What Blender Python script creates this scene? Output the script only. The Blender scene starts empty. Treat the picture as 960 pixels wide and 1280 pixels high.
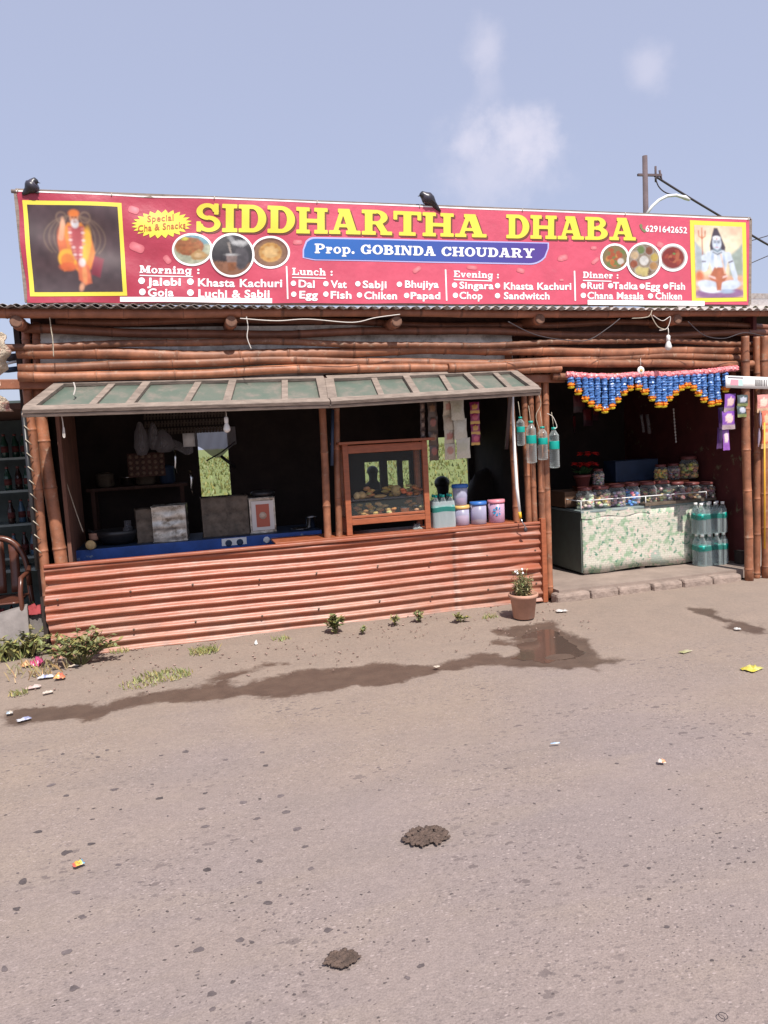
import bpy, math, random
import numpy as np
from mathutils import Vector, Matrix, Euler
random.seed(7); rng = np.random.default_rng(7)
SC = bpy.context.scene; COL = SC.collection
R_ = math.radians

# ------------------------------------------------------------------ camera, world, sun, exposure
CAM_H, FPX = 1.6, 925.0
_p, _r, _y = R_(5.65), R_(-3.07), R_(15.13)
_fwd = Vector((math.sin(_y)*math.cos(_p), math.cos(_y)*math.cos(_p), -math.sin(_p)))
_rt = Vector((math.cos(_y), -math.sin(_y), 0)); _up = _rt.cross(_fwd)
RT = math.cos(_r)*_rt + math.sin(_r)*_up; UP = -math.sin(_r)*_rt + math.cos(_r)*_up; FW = _fwd
cam_data = bpy.data.cameras.new("camera"); cam = bpy.data.objects.new("camera", cam_data); COL.objects.link(cam)
cam.matrix_world = Matrix(((RT.x, UP.x, -FW.x, 0), (RT.y, UP.y, -FW.y, 0), (RT.z, UP.z, -FW.z, CAM_H), (0, 0, 0, 1)))
cam_data.sensor_width = 36; cam_data.lens = FPX/1280*36; cam_data.clip_start = .05; cam_data.clip_end = 3000
SC.camera = cam

SUN_AZ, SUN_EL = R_(9), R_(55)
sund = Vector((math.sin(SUN_AZ)*math.cos(SUN_EL), -math.cos(SUN_AZ)*math.cos(SUN_EL), math.sin(SUN_EL)))
sl = bpy.data.lights.new("sun", 'SUN'); sl.energy = 4.2; sl.angle = R_(.6); sl.color = (1, .95, .88)
so = bpy.data.objects.new("sun", sl); COL.objects.link(so); so.rotation_euler = (-sund).to_track_quat('-Z', 'Y').to_euler(); so.location = (0, -5, 12)

def ray(x, y): return RT*((x-480)/FPX) - UP*((y-640)/FPX) + FW
def P(x, y, Y):            # photo pixel -> point on the vertical plane at depth Y
    d = ray(x, y); return d*(Y/d.y) + Vector((0, 0, CAM_H))
def G(x, y, z=0.0):        # photo pixel -> point on the ground
    d = ray(x, y); return d*((z-CAM_H)/d.z) + Vector((0, 0, CAM_H))

W = bpy.data.worlds.new("World"); SC.world = W; W.use_nodes = True
nt = W.node_tree; nt.nodes.clear(); N = nt.nodes.new; LK = nt.links.new
out = N('ShaderNodeOutputWorld'); bg = N('ShaderNodeBackground'); bg.inputs[1].default_value = .1
sky = N('ShaderNodeTexSky'); sky.sky_type = 'NISHITA'; sky.sun_disc = False
sky.sun_elevation = SUN_EL; sky.sun_rotation = math.atan2(sund.x, sund.y); sky.dust_density = 2.0; sky.ozone_density = 1.6; sky.air_density = 1.0
tc = N('ShaderNodeTexCoord')
hz = N('ShaderNodeMix'); hz.data_type = 'RGBA'; hz.inputs[0].default_value = .68; hz.inputs[7].default_value = (4.05, 4.3, 5.75, 1)
LK(sky.outputs[0], hz.inputs[6])
last = hz.outputs[2]
nz = N('ShaderNodeTexNoise'); nz.inputs['Scale'].default_value = 14; nz.inputs['Detail'].default_value = 6; nz.inputs['Roughness'].default_value = .6
LK(tc.outputs['Generated'], nz.inputs['Vector'])
def cloud(px, py, rad, amt, stretch=1.0):
    global last
    d = ray(px, py).normalized()
    sub = N('ShaderNodeVectorMath'); sub.operation = 'SUBTRACT'; sub.inputs[1].default_value = d; LK(tc.outputs['Generated'], sub.inputs[0])
    sc_ = N('ShaderNodeVectorMath'); sc_.operation = 'MULTIPLY'; sc_.inputs[1].default_value = (1, 1, stretch); LK(sub.outputs[0], sc_.inputs[0])
    ln = N('ShaderNodeVectorMath'); ln.operation = 'LENGTH'; LK(sc_.outputs[0], ln.inputs[0])
    ma = N('ShaderNodeMath'); ma.operation = 'MULTIPLY_ADD'; LK(nz.outputs[0], ma.inputs[0]); ma.inputs[1].default_value = -rad*2.2; LK(ln.outputs[1], ma.inputs[2])
    mr = N('ShaderNodeMapRange'); mr.interpolation_type = 'SMOOTHSTEP'; LK(ma.outputs[0], mr.inputs[0])
    mr.inputs[1].default_value = -rad*1.0; mr.inputs[2].default_value = rad*.12; mr.inputs[3].default_value = amt; mr.inputs[4].default_value = 0
    mx = N('ShaderNodeMix'); mx.data_type = 'RGBA'; LK(mr.outputs[0], mx.inputs[0]); LK(last, mx.inputs[6]); mx.inputs[7].default_value = (6.6, 6.2, 6.9, 1)
    last = mx.outputs[2]
cloud(622, 205, .085, .34, 1.5); cloud(650, 172, .048, .42, 1.2); cloud(590, 178, .030, .28, 1.2); cloud(606, 62, .026, .34, .8); cloud(612, 105, .020, .18, .6); cloud(812, 88, .028, .30)
LK(last, bg.inputs[0]); LK(bg.outputs[0], out.inputs[0])
SC.view_settings.view_transform = 'Standard'; SC.view_settings.look = 'None'; SC.view_settings.gamma = 1; SC.view_settings.use_curve_mapping = False
SC.view_settings.exposure = .55
SC.cycles.max_bounces = 8; SC.cycles.transparent_max_bounces = 12

# ------------------------------------------------------------------ materials
def mat(name, col, rough=.6, noise=None, metal=0., spec=.5, bump=None, attr=False, col2=None, stretch=(1, 1, 1), wear=None):
    m = bpy.data.materials.new(name); m.use_nodes = True; t = m.node_tree; n = t.nodes; l = t.links
    b = n['Principled BSDF']; b.inputs['Roughness'].default_value = rough; b.inputs['Metallic'].default_value = metal
    b.inputs['Specular IOR Level'].default_value = spec
    c = n.new('ShaderNodeRGB'); c.outputs[0].default_value = (*col, 1); cur = c.outputs[0]
    tcn = n.new('ShaderNodeTexCoord'); mp = n.new('ShaderNodeMapping'); mp.inputs['Scale'].default_value = stretch; l.new(tcn.outputs['Object'], mp.inputs[0])
    if attr:
        a = n.new('ShaderNodeVertexColor'); a.layer_name = 'Col'; mx = n.new('ShaderNodeMix'); mx.data_type = 'RGBA'; mx.blend_type = 'MULTIPLY'; mx.inputs[0].default_value = 1
        l.new(cur, mx.inputs[6]); l.new(a.outputs[0], mx.inputs[7]); cur = mx.outputs[2]
    if noise:
        sc, amt = noise
        t1 = n.new('ShaderNodeTexNoise'); t1.inputs['Scale'].default_value = sc; t1.inputs['Detail'].default_value = 7; t1.inputs['Roughness'].default_value = .65; l.new(mp.outputs[0], t1.inputs['Vector'])
        mr = n.new('ShaderNodeMapRange'); mr.inputs[1].default_value = .3; mr.inputs[2].default_value = .7; l.new(t1.outputs[0], mr.inputs[0])
        mx = n.new('ShaderNodeMix'); mx.data_type = 'RGBA'
        if col2:
            ml = n.new('ShaderNodeMath'); ml.operation = 'MULTIPLY'; l.new(mr.outputs[0], ml.inputs[0]); ml.inputs[1].default_value = amt
            l.new(ml.outputs[0], mx.inputs[0]); l.new(cur, mx.inputs[6]); mx.inputs[7].default_value = (*col2, 1)
        else:
            mr.inputs[3].default_value = 1-amt; mr.inputs[4].default_value = 1+amt
            mx.blend_type = 'MULTIPLY'; mx.inputs[0].default_value = 1; l.new(cur, mx.inputs[6]); l.new(mr.outputs[0], mx.inputs[7])
        cur = mx.outputs[2]
    if wear:   # (scale, low, high, colour): scratches and dirt with a shape of their own
        t2 = n.new('ShaderNodeTexNoise'); t2.inputs['Scale'].default_value = wear[0]; t2.inputs['Detail'].default_value = 8; t2.inputs['Roughness'].default_value = .7; l.new(mp.outputs[0], t2.inputs['Vector'])
        mr = n.new('ShaderNodeMapRange'); mr.inputs[1].default_value = wear[1]; mr.inputs[2].default_value = wear[2]; l.new(t2.outputs[0], mr.inputs[0])
        mx = n.new('ShaderNodeMix'); mx.data_type = 'RGBA'; l.new(mr.outputs[0], mx.inputs[0]); l.new(cur, mx.inputs[6]); mx.inputs[7].default_value = (*wear[3], 1); cur = mx.outputs[2]
    l.new(cur, b.inputs['Base Color'])
    if bump:
        t3 = n.new('ShaderNodeTexNoise'); t3.inputs['Scale'].default_value = bump[0]; t3.inputs['Detail'].default_value = 6; l.new(mp.outputs[0], t3.inputs['Vector'])
        bp = n.new('ShaderNodeBump'); bp.inputs['Strength'].default_value = bump[1]; bp.inputs['Distance'].default_value = bump[2] if len(bump) > 2 else .01
        l.new(t3.outputs[0], bp.inputs['Height']); l.new(bp.outputs[0], b.inputs['Normal'])
    return m
def clear(name, tint=(.95, .97, .97), gloss=.22, body=.12, bodycol=(.8, .85, .88), rough=.08):
    m = bpy.data.materials.new(name); m.use_nodes = True; t = m.node_tree; n = t.nodes; l = t.links
    b = n['Principled BSDF']; b.inputs['Base Color'].default_value = (*bodycol, 1); b.inputs['Roughness'].default_value = rough
    tr = n.new('ShaderNodeBsdfTransparent'); tr.inputs[0].default_value = (*tint, 1)
    lw = n.new('ShaderNodeLayerWeight'); lw.inputs[0].default_value = .35
    ma = n.new('ShaderNodeMath'); ma.operation = 'MULTIPLY_ADD'; l.new(lw.outputs['Facing'], ma.inputs[0]); ma.inputs[1].default_value = gloss*2.2; ma.inputs[2].default_value = body; ma.use_clamp = True
    mx = n.new('ShaderNodeMixShader'); l.new(ma.outputs[0], mx.inputs[0]); l.new(tr.outputs[0], mx.inputs[1]); l.new(b.outputs[0], mx.inputs[2])
    l.new(mx.outputs[0], n['Material Output'].inputs[0]); return m

M = dict(
    bamboo=mat('bamboo', (.265, .105, .055), .55, (7, .45), attr=True, stretch=(1, 1, 1), wear=(17, .57, .72, (.34, .24, .17)), bump=(60, .25, .004)),
    bamboo_end=mat('bamboo_end', (.17, .085, .055), .8, (30, .3)),
    bamboo_dull=mat('bamboo_dull', (.27, .105, .06), .5, (9, .3), attr=True, wear=(22, .64, .75, (.4, .3, .22)), bump=(60, .2, .004)),
    tin_paint=mat('tin_paint', (.305, .088, .046), .42, (3.2, .2), attr=True, wear=(5, .48, .78, (.31, .155, .105)), stretch=(.7, 1, 2.2), bump=(5, .35, .02)),
    brown_wood=mat('brown_wood', (.30, .085, .035), .45, (12, .25), wear=(14, .64, .78, (.42, .2, .12)), stretch=(1, 1, 4)),
    lintel=mat('lintel', (.26, .10, .055), .5, (10, .25), wear=(18, .6, .75, (.36, .2, .13))),
    grey_wood=mat('grey_wood', (.225, .178, .148), .85, (14, .35), wear=(25, .58, .7, (.14, .10, .08)), stretch=(.6, 1, 3), bump=(50, .5, .004)),
    green_tin=mat('green_tin', (.085, .125, .100), .6, (4, .9), col2=(.165, .16, .135), wear=(8, .50, .70, (.20, .175, .15))),
    roof_tin=mat('roof_tin', (.34, .30, .28), .55, (8, .3), wear=(10, .56, .7, (.22, .12, .08))),
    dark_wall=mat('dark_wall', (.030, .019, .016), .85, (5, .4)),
    brown_wall=mat('brown_wall', (.075, .032, .022), .8, (6, .4), stretch=(3, 3, .6)),
    red_wall=mat('red_wall', (.095, .018, .017), .8, (5, .3), wear=(7, .60, .66, (.16, .14, .08))),
    pale_sheet=mat('pale_sheet', (.72, .70, .66), .6, (5, .3), wear=(7, .5, .7, (.30, .27, .24))),
    floor=mat('floor', (.26, .20, .168), .9, (4, .2), bump=(40, .4, .006)),
    kerb=mat('kerb', (.27, .205, .172), .95, (9, .3), bump=(22, .9, .02)),
    banner=mat('banner', (.36, .030, .058), .42, (2.5, .14), attr=True, spec=.5, bump=(7, .25, .03), wear=(4, .60, .9, (.42, .16, .18))),
    print_=mat('print', (1, 1, 1), .4, attr=True, spec=.45),
    yellow=mat('print_yellow', (.74, .62, .07), .4), shadow_print=mat('print_shadow', (.16, .055, .03), .4), white=mat('print_white', (.86, .85, .84), .4),
    red_print=mat('print_red', (.42, .10, .03), .4), petal=mat('print_petal', (.60, .13, .16), .4, attr=True),
    plaster=mat('white_paper', (.8, .79, .77), .55, (20, .06)),
    black=mat('black_plastic', (.02, .02, .022), .4), feather=mat('feather', (.025, .024, .03), .35, (40, .3), attr=True),
    rope=mat('rope', (.42, .36, .28), .9, (50, .3)), cable=mat('cable', (.045, .035, .04), .5), wire_white=mat('wire_white', (.6, .55, .5), .5),
    silver=mat('silver_tin', (.50, .47, .42), .38, (9, .45), metal=.75, wear=(11, .5, .68, (.12, .09, .06))),
    old_tin=mat('old_tin', (.13, .10, .075), .6, (12, .5), metal=.3, wear=(9, .55, .7, (.05, .035, .025))),
    steel=mat('steel', (.6, .6, .6), .2, metal=1), blue=mat('blue_paint', (.02, .075, .30), .5, (8, .3), wear=(12, .62, .7, (.25, .3, .36))),
    teal=mat('teal_label', (.0, .30, .25), .4), navy=mat('navy', (.02, .04, .085), .6, (5, .3)), blue_lid=mat('blue_lid', (.03, .13, .42), .4), pink_lid=mat('pink_lid', (.62, .22, .27), .4),
    red_lid=mat('red_lid', (.16, .045, .042), .45), yellow_lid=mat('yellow_lid', (.62, .38, .12), .45),
    attr=mat('painted', (1, 1, 1), .55, (30, .12), attr=True), foil=mat('foil', (1, 1, 1), .28, attr=True, spec=.6, bump=(55, .5, .01)),
    tinsel=mat('tinsel', (.02, .085, .31), .36, (130, .9), spec=.6, col2=(.12, .27, .55)), tinsel_pink=mat('tinsel_pink', (.78, .12, .17), .4, (120, .6), col2=(.85, .55, .5)),
    marigold=mat('marigold', (.78, .21, .01), .6, (90, .3)), lemon=mat('lemon', (.72, .56, .03), .6, (90, .3)),
    terracotta=mat('terracotta', (.46, .25, .175), .75, (9, .15), wear=(8, .55, .75, (.40, .30, .25))), soil=mat('soil', (.10, .065, .045), .95, (30, .3)),
    leaf=mat('leaf', (.125, .150, .055), .55, (14, .35), attr=True), weed=mat('weed_leaf', (.175, .185, .075), .6, (14, .35), attr=True), dry=mat('dry_leaf', (.25, .205, .11), .7, (20, .3), attr=True), stem=mat('stem', (.14, .15, .06), .7),
    red_flower=mat('red_flower', (.55, .02, .02), .5, (30, .3)),
    skin=mat('skin', (.20, .11, .075), .6), hair=mat('hair', (.01, .009, .009), .5), cloth=mat('dark_cloth', (.03, .03, .035), .9),
    bread=mat('bread', (.60, .42, .20), .75, (25, .3), attr=True, wear=(30, .6, .72, (.3, .15, .06))),
    chair=mat('chair_brown', (.10, .035, .022), .28, (5, .15)), slab=mat('grey_slab', (.20, .175, .165), .9, (6, .25), bump=(20, .4, .01)), red_cloth=mat('red_cloth', (.27, .035, .04), .8, (12, .2)),
    glass=clear('glass', (.93, .95, .94), .05, .03, (.5, .55, .55), .02), bottle=clear('bottle_plastic', (.88, .92, .92), .26, .07, (.68, .72, .72), .10),
    tub=clear('tub_plastic', (.80, .78, .92), .2, .5, (.50, .48, .66), .35), tub_pink=clear('tub_pink', (.9, .75, .85), .2, .62, (.62, .40, .56), .35), wrap=clear('shrink_wrap', (.80, .88, .88), .24, .12, (.55, .62, .64), .15),
    film=clear('grey_film', (.72, .72, .75), .2, .4, (.30, .28, .29), .6),
    bulb=mat('bulb_glass', (.72, .70, .66), .15), pole=mat('concrete_pole', (.11, .08, .085), .9, (4, .2)), lamp_white=mat('lamp_white', (.72, .72, .72), .4),
    cow=mat('dung', (.098, .066, .052), .95, (20, .4)), fridge=mat('fridge_grey', (.20, .25, .25), .6, (4, .3)),
    yel_pole=mat('yellow_paint', (.72, .40, .02), .5), straw=mat('straw_cloth', (.55, .45, .34), .95, (18, .4), wear=(9, .52, .62, (.50, .22, .18)), bump=(60, 1, .03)),
    stone=mat('stone_dark', (.115, .095, .092), .95, (60, .3), attr=True),
)

# ------------------------------------------------------------------ mesh builder
def origin(o):
    v = Vector((0, 0, 0))
    while o is not None: v = v + o.location; o = o.parent
    return v
class MB:
    def __init__(s): s.v = []; s.f = []; s.c = []; s.sm = []; s.col = (1, 1, 1); s.usecol = False
    def paint(s, c): s.col = c; s.usecol = True; return s
    def vs(s, pts):
        b = len(s.v); s.v += [tuple(p) for p in pts]; s.c += [s.col]*len(pts); return b
    def face(s, idx, sm=False): s.f.append(tuple(idx)); s.sm.append(sm)
    def quad(s, a, b, c, d):
        i = s.vs([a, b, c, d]); s.face((i, i+1, i+2, i+3))
    def box(s, c, d, rot=None):
        c = Vector(c); h = Vector(d)*.5
        pts = [Vector((x*h.x, y*h.y, z*h.z)) for x in (-1, 1) for y in (-1, 1) for z in (-1, 1)]
        if rot is not None: pts = [rot @ p for p in pts]
        i = s.vs([c+p for p in pts])
        for q in ((0, 1, 3, 2), (4, 6, 7, 5), (0, 4, 5, 1), (2, 3, 7, 6), (0, 2, 6, 4), (1, 5, 7, 3)): s.face([i+k for k in q])
        return s
    def hexa(s, p):   # 8 points: 4 bottom, 4 top, same winding
        i = s.vs(p)
        for q in ((3, 2, 1, 0), (4, 5, 6, 7), (0, 1, 5, 4), (1, 2, 6, 5), (2, 3, 7, 6), (3, 0, 4, 7)): s.face([i+k for k in q])
        return s
    def beam(s, a, b, w, h, up=Vector((0, 0, 1))):
        a = Vector(a); b = Vector(b); d = (b-a).normalized(); x = d.cross(up).normalized()*w*.5; u = x.cross(d).normalized()*h*.5
        return s.hexa([a-x-u, a+x-u, a+x+u, a-x+u, b-x-u, b+x-u, b+x+u, b-x+u])
    def tube(s, path, rad, n=8, cap=True, cols=None, sm=True, flat=1.0):
        path = [Vector(p) for p in path]; m = len(path)
        if not hasattr(rad, '__len__'): rad = [rad]*m
        prev = None; rings = []
        for k in range(m):
            d = (path[min(k+1, m-1)]-path[max(k-1, 0)]); d = d.normalized() if d.length > 1e-9 else Vector((0, 0, 1))
            if prev is None:
                a = Vector((0, 0, 1)) if abs(d.z) < .9 else Vector((1, 0, 0)); x = d.cross(a).normalized()
            else: x = (prev - d*prev.dot(d)).normalized()
            prev = x; y = d.cross(x)
            old = s.col
            if cols: s.col = cols[k]; s.usecol = True
            rings.append(s.vs([path[k]+(x*math.cos(2*math.pi*j/n)+y*math.sin(2*math.pi*j/n)*flat)*rad[k] for j in range(n)]))
            s.col = old
        for k in range(m-1):
            a, b = rings[k], rings[k+1]
            for j in range(n): s.face((a+j, a+(j+1) % n, b+(j+1) % n, b+j), sm)
        if cap:
            s.face([rings[0]+j for j in range(n)][::-1]); s.face([rings[-1]+j for j in range(n)])
        return s
    def lathe(s, prof, c=(0, 0, 0), n=16, sm=True, wob=None, ax=None):
        c = Vector(c); rings = []; rot = Vector((0, 0, 1)).rotation_difference(Vector(ax).normalized()) if ax else None
        for r, z in prof:
            pts = []
            for j in range(n):
                a = 2*math.pi*j/n; rr = r*(1+(wob(a, z) if wob else 0)); p = Vector((rr*math.cos(a), rr*math.sin(a), z))
                pts.append(c+(rot @ p if rot else p))
            rings.append(s.vs(pts))
        for a, b in zip(rings, rings[1:]):
            for j in range(n): s.face((a+j, a+(j+1) % n, b+(j+1) % n, b+j), sm)
        if prof[0][0] > 1e-4: s.face([rings[0]+j for j in range(n)][::-1])
        if prof[-1][0] > 1e-4: s.face([rings[-1]+j for j in range(n)])
        return s
    def grid(s, fn, nu, nv, colfn=None, sm=True, flip=False):
        b = len(s.v)
        for j in range(nv+1):
            for i in range(nu+1):
                u, v = i/nu, j/nv; s.v.append(tuple(fn(u, v)))
                if colfn: s.c.append(tuple(colfn(u, v))); s.usecol = True
                else: s.c.append(s.col)
        for j in range(nv):
            for i in range(nu):
                a = b+j*(nu+1)+i; q = (a, a+1, a+nu+2, a+nu+1); s.face(q[::-1] if flip else q, sm)
        return s
    def blob(s, c, r, sub=2, jit=.0, seed=0):
        c = Vector(c); rr = Vector(r) if hasattr(r, '__len__') else Vector((r, r, r)); n, m = (10, 6) if sub < 3 else (16, 10)
        rg = random.Random(seed); prof = []
        rings = []
        for k in range(m+1):
            t = math.pi*k/m; pts = []
            for j in range(n):
                a = 2*math.pi*j/n; q = 1+rg.uniform(-jit, jit)
                pts.append(c+Vector((rr.x*math.sin(t)*math.cos(a)*q, rr.y*math.sin(t)*math.sin(a)*q, -rr.z*math.cos(t)*q)))
            rings.append(s.vs(pts))
        for a, b in zip(rings, rings[1:]):
            for j in range(n): s.face((a+j, a+(j+1) % n, b+(j+1) % n, b+j), True)
        return s
    def build(s, name, m, parent=None, bevel=0, solid=0, kind=None):
        me = bpy.data.meshes.new(name); off = origin(parent) if parent else Vector((0, 0, 0))
        vv = np.array(s.v, dtype=float) - np.array(off) if s.v else np.zeros((0, 3))
        me.from_pydata(vv.tolist(), [], s.f); me.polygons.foreach_set('use_smooth', s.sm)
        if s.usecol:
            ca = me.color_attributes.new('Col', 'FLOAT_COLOR', 'POINT'); cc = np.ones((len(s.v), 4)); cc[:, :3] = s.c; ca.data.foreach_set('color', cc.ravel())
        elif any(x.type == 'VERTEX_COLOR' for x in m.node_tree.nodes):
            ca = me.color_attributes.new('Col', 'FLOAT_COLOR', 'POINT'); ca.data.foreach_set('color', np.ones(len(s.v)*4))
        me.materials.append(m); me.update()
        o = bpy.data.objects.new(name, me); COL.objects.link(o)
        if parent: o.parent = parent
        if bevel:
            b = o.modifiers.new('bevel', 'BEVEL'); b.width = bevel; b.segments = 2; b.limit_method = 'ANGLE'
        if solid:
            b = o.modifiers.new('solid', 'SOLIDIFY'); b.thickness = solid; b.offset = 0
        if kind: o['kind'] = kind
        return o
def tag(o, label=None, cat=None, group=None, kind=None):
    if label: o['label'] = label
    if cat: o['category'] = cat
    if group: o['group'] = group
    if kind: o['kind'] = kind
    return o
def thing(name, label, cat, loc=(0, 0, 0), group=None):
    o = bpy.data.objects.new(name, None); o.empty_display_size = .1; COL.objects.link(o); o.location = loc
    return tag(o, label, cat, group)
KIDS = {}
def dup(root, loc, label, rotz=0, scale=1.0, group=None):
    r = root.copy(); COL.objects.link(r); r.location = loc; r.rotation_euler = (0, 0, rotz); r.scale = (scale,)*3; r['label'] = label
    if group: r['group'] = group
    for ch in [c for c in bpy.data.objects if c.parent == root]:
        c = ch.copy(); COL.objects.link(c); c.parent = r
        for g in [q for q in bpy.data.objects if q.parent == ch]:
            d = g.copy(); COL.objects.link(d); d.parent = c
    return r
def bamboo(mb, a, b, r, step=.42, wob=.012, n=10, seed=None, tone=1.0):
    rg = random.Random(seed if seed is not None else random.random()); a = Vector(a); b = Vector(b); L = (b-a).length
    path, rad, cols = [], [], []; t = rg.uniform(.05, .2); nodes = []
    while t < L: nodes.append(t); t += step*rg.uniform(.75, 1.25)
    ts = {0.0, L}
    for q in nodes: ts |= {max(0, q-.02), max(0, q-.006), q, min(L, q+.006), min(L, q+.022)}
    ts |= set(np.arange(0, L, .12)); ts = sorted(ts); ph = [rg.uniform(0, 6.3) for _ in range(4)]
    d = (b-a).normalized(); u = d.cross(Vector((0, 1, 0)) if abs(d.y) < .9 else Vector((1, 0, 0))).normalized(); w = d.cross(u)
    tint = {}
    for q in ts:
        off = u*math.sin(q*1.7+ph[0])*wob + w*math.sin(q*1.3+ph[1])*wob*.6 + u*math.sin(q*5+ph[2])*wob*.25
        dn = min([abs(q-k) for k in nodes] or [9]); rr = r*(1-.08*q/L)*(1+.02*math.sin(q*9+ph[3]))
        if dn < .004: rr *= 1.15
        elif dn < .008: rr *= 1.05
        elif dn < .03: rr *= 1.02
        seg = sum(1 for k in nodes if k < q); tint.setdefault(seg, rg.uniform(.86, 1.12)); c = tint[seg]*tone
        if dn < .006: c *= .62
        elif dn < .024: c *= 1.14
        path.append(a+d*q+off); rad.append(rr); cols.append((c, c*.98, c*.95))
    mb.tube(path, rad, n, cols=cols)
    return mb

# ------------------------------------------------------------------ SETTING: ground, field
def sdpoly(X, Y, poly):
    d = np.full(X.shape, 1e9); inside = np.zeros(X.shape, bool); n = len(poly)
    for i in range(n):
        ax, ay = poly[i]; bx, by = poly[(i+1) % n]; ex, ey = bx-ax, by-ay
        t = np.clip(((X-ax)*ex+(Y-ay)*ey)/(ex*ex+ey*ey+1e-12), 0, 1); d = np.minimum(d, np.hypot(X-ax-t*ex, Y-ay-t*ey))
        c = ((ay > Y) != (by > Y)) & (X < (bx-ax)*(Y-ay)/(by-ay+1e-12)+ax); inside ^= c
    return np.where(inside, -d, d)
def gp(pts): return [tuple(G(*p)[:2]) for p in pts]
def vnoise(X, Y, s, seed=0):
    g = np.random.default_rng(seed).random((64, 64)); x = X*s; y = Y*s; xi = np.floor(x).astype(int); yi = np.floor(y).astype(int); fx = x-xi; fy = y-yi
    fx = fx*fx*(3-2*fx); fy = fy*fy*(3-2*fy); a = lambda i, j: g[(xi+i) % 64, (yi+j) % 64]
    return (a(0, 0)*(1-fx)+a(1, 0)*fx)*(1-fy)+(a(0, 1)*(1-fx)+a(1, 1)*fx)*fy
wet_streak = gp([(0, 884), (70, 880), (140, 872), (190, 860), (250, 852), (280, 838), (330, 824), (375, 823), (372, 830), (330, 836), (300, 846), (350, 842), (400, 832), (470, 826), (540, 826), (600, 812), (640, 806), (640, 822), (590, 832), (520, 842), (480, 856), (400, 864), (330, 874), (280, 876), (200, 880), (150, 892), (90, 900), (0, 908)])
wet_pud = gp([(612, 787), (635, 779), (690, 776), (705, 785), (732, 797), (768, 822), (745, 837), (700, 832), (650, 830), (620, 826), (636, 810), (610, 800), (645, 795)])
wet_right = gp([(840, 758), (870, 757), (890, 760), (920, 770), (960, 776), (960, 790), (930, 788), (900, 780), (868, 768)])
shoulder = gp([(-200, 930), (0, 896), (90, 895), (160, 880), (280, 868), (420, 852), (560, 822), (640, 805), (700, 800), (790, 806), (960, 800), (1200, 790), (1200, 600), (-200, 700)])
xs = np.concatenate([-np.geomspace(400, 2.5, 26), np.arange(-2.3, 6.6, .036), np.geomspace(6.8, 400, 24)])
ys = np.concatenate([-np.geomspace(300, 1.2, 14), np.arange(-1.0, 1.2, .12), np.arange(1.2, 7.3, .036), np.geomspace(7.5, 900, 26)])
GX, GY = np.meshgrid(xs, ys); near = (GX > -2.4) & (GX < 6.7) & (GY > 1) & (GY < 7.4)
n1 = vnoise(GX, GY, 3, 1)+.5*vnoise(GX, GY, 8, 2)+.3*vnoise(GX, GY, 19, 3)-.9
wet = np.maximum.reduce([np.clip(.5-(sdpoly(GX, GY, w)+n1*.20+(.05 if w is wet_streak else .015))/.12, 0, 1) for w in (wet_streak, wet_pud, wet_right)])
dirt = np.clip(.5-(sdpoly(GX, GY, shoulder)+n1*.35)/.7, 0, 1)
wallz = np.clip(1-np.abs(GY-6.15)/.6, 0, 1)*(GX < 3.2)
GZ = np.where(near, (vnoise(GX, GY, 1.1, 5)-.5)*.012+(vnoise(GX, GY, 6, 6)-.5)*.006*(1+2.5*wallz*dirt)+wallz*.008-.008, -.02)
GZ = np.where(wet > .4, GZ-.006*wet, GZ)
GZ = np.minimum(GZ, np.where((GX > 3.0) & (GY > 6.2), -.03, 9))
dust = np.clip((GY-2.3)/1.9+(vnoise(GX, GY, .9, 11)-.5)*1.1+(vnoise(GX, GY, 2.6, 12)-.5)*.5-GX*.06, 0, 1)
nx, ny = len(xs), len(ys)
def gz(x, y):
    i = min(nx-2, max(0, int(np.searchsorted(xs, x))-1)); j = min(ny-2, max(0, int(np.searchsorted(ys, y))-1)); fx = (x-xs[i])/(xs[i+1]-xs[i]); fy = (y-ys[j])/(ys[j+1]-ys[j])
    return float((GZ[j, i]*(1-fx)+GZ[j, i+1]*fx)*(1-fy)+(GZ[j+1, i]*(1-fx)+GZ[j+1, i+1]*fx)*fy)
gm = bpy.data.meshes.new('road')
idx = np.arange(nx*ny).reshape(ny, nx); fq = np.stack([idx[:-1, :-1], idx[:-1, 1:], idx[1:, 1:], idx[1:, :-1]], -1).reshape(-1, 4)
gm.from_pydata(np.stack([GX, GY, GZ], -1).reshape(-1, 3).tolist(), [], fq.tolist())
for nm, arr in (('wet', wet), ('dirt', dirt), ('dust', dust)):
    a = gm.attributes.new(nm, 'FLOAT', 'POINT'); a.data.foreach_set('value', arr.ravel().astype(np.float32))
gm.polygons.foreach_set('use_smooth', [True]*len(gm.polygons))
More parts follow.
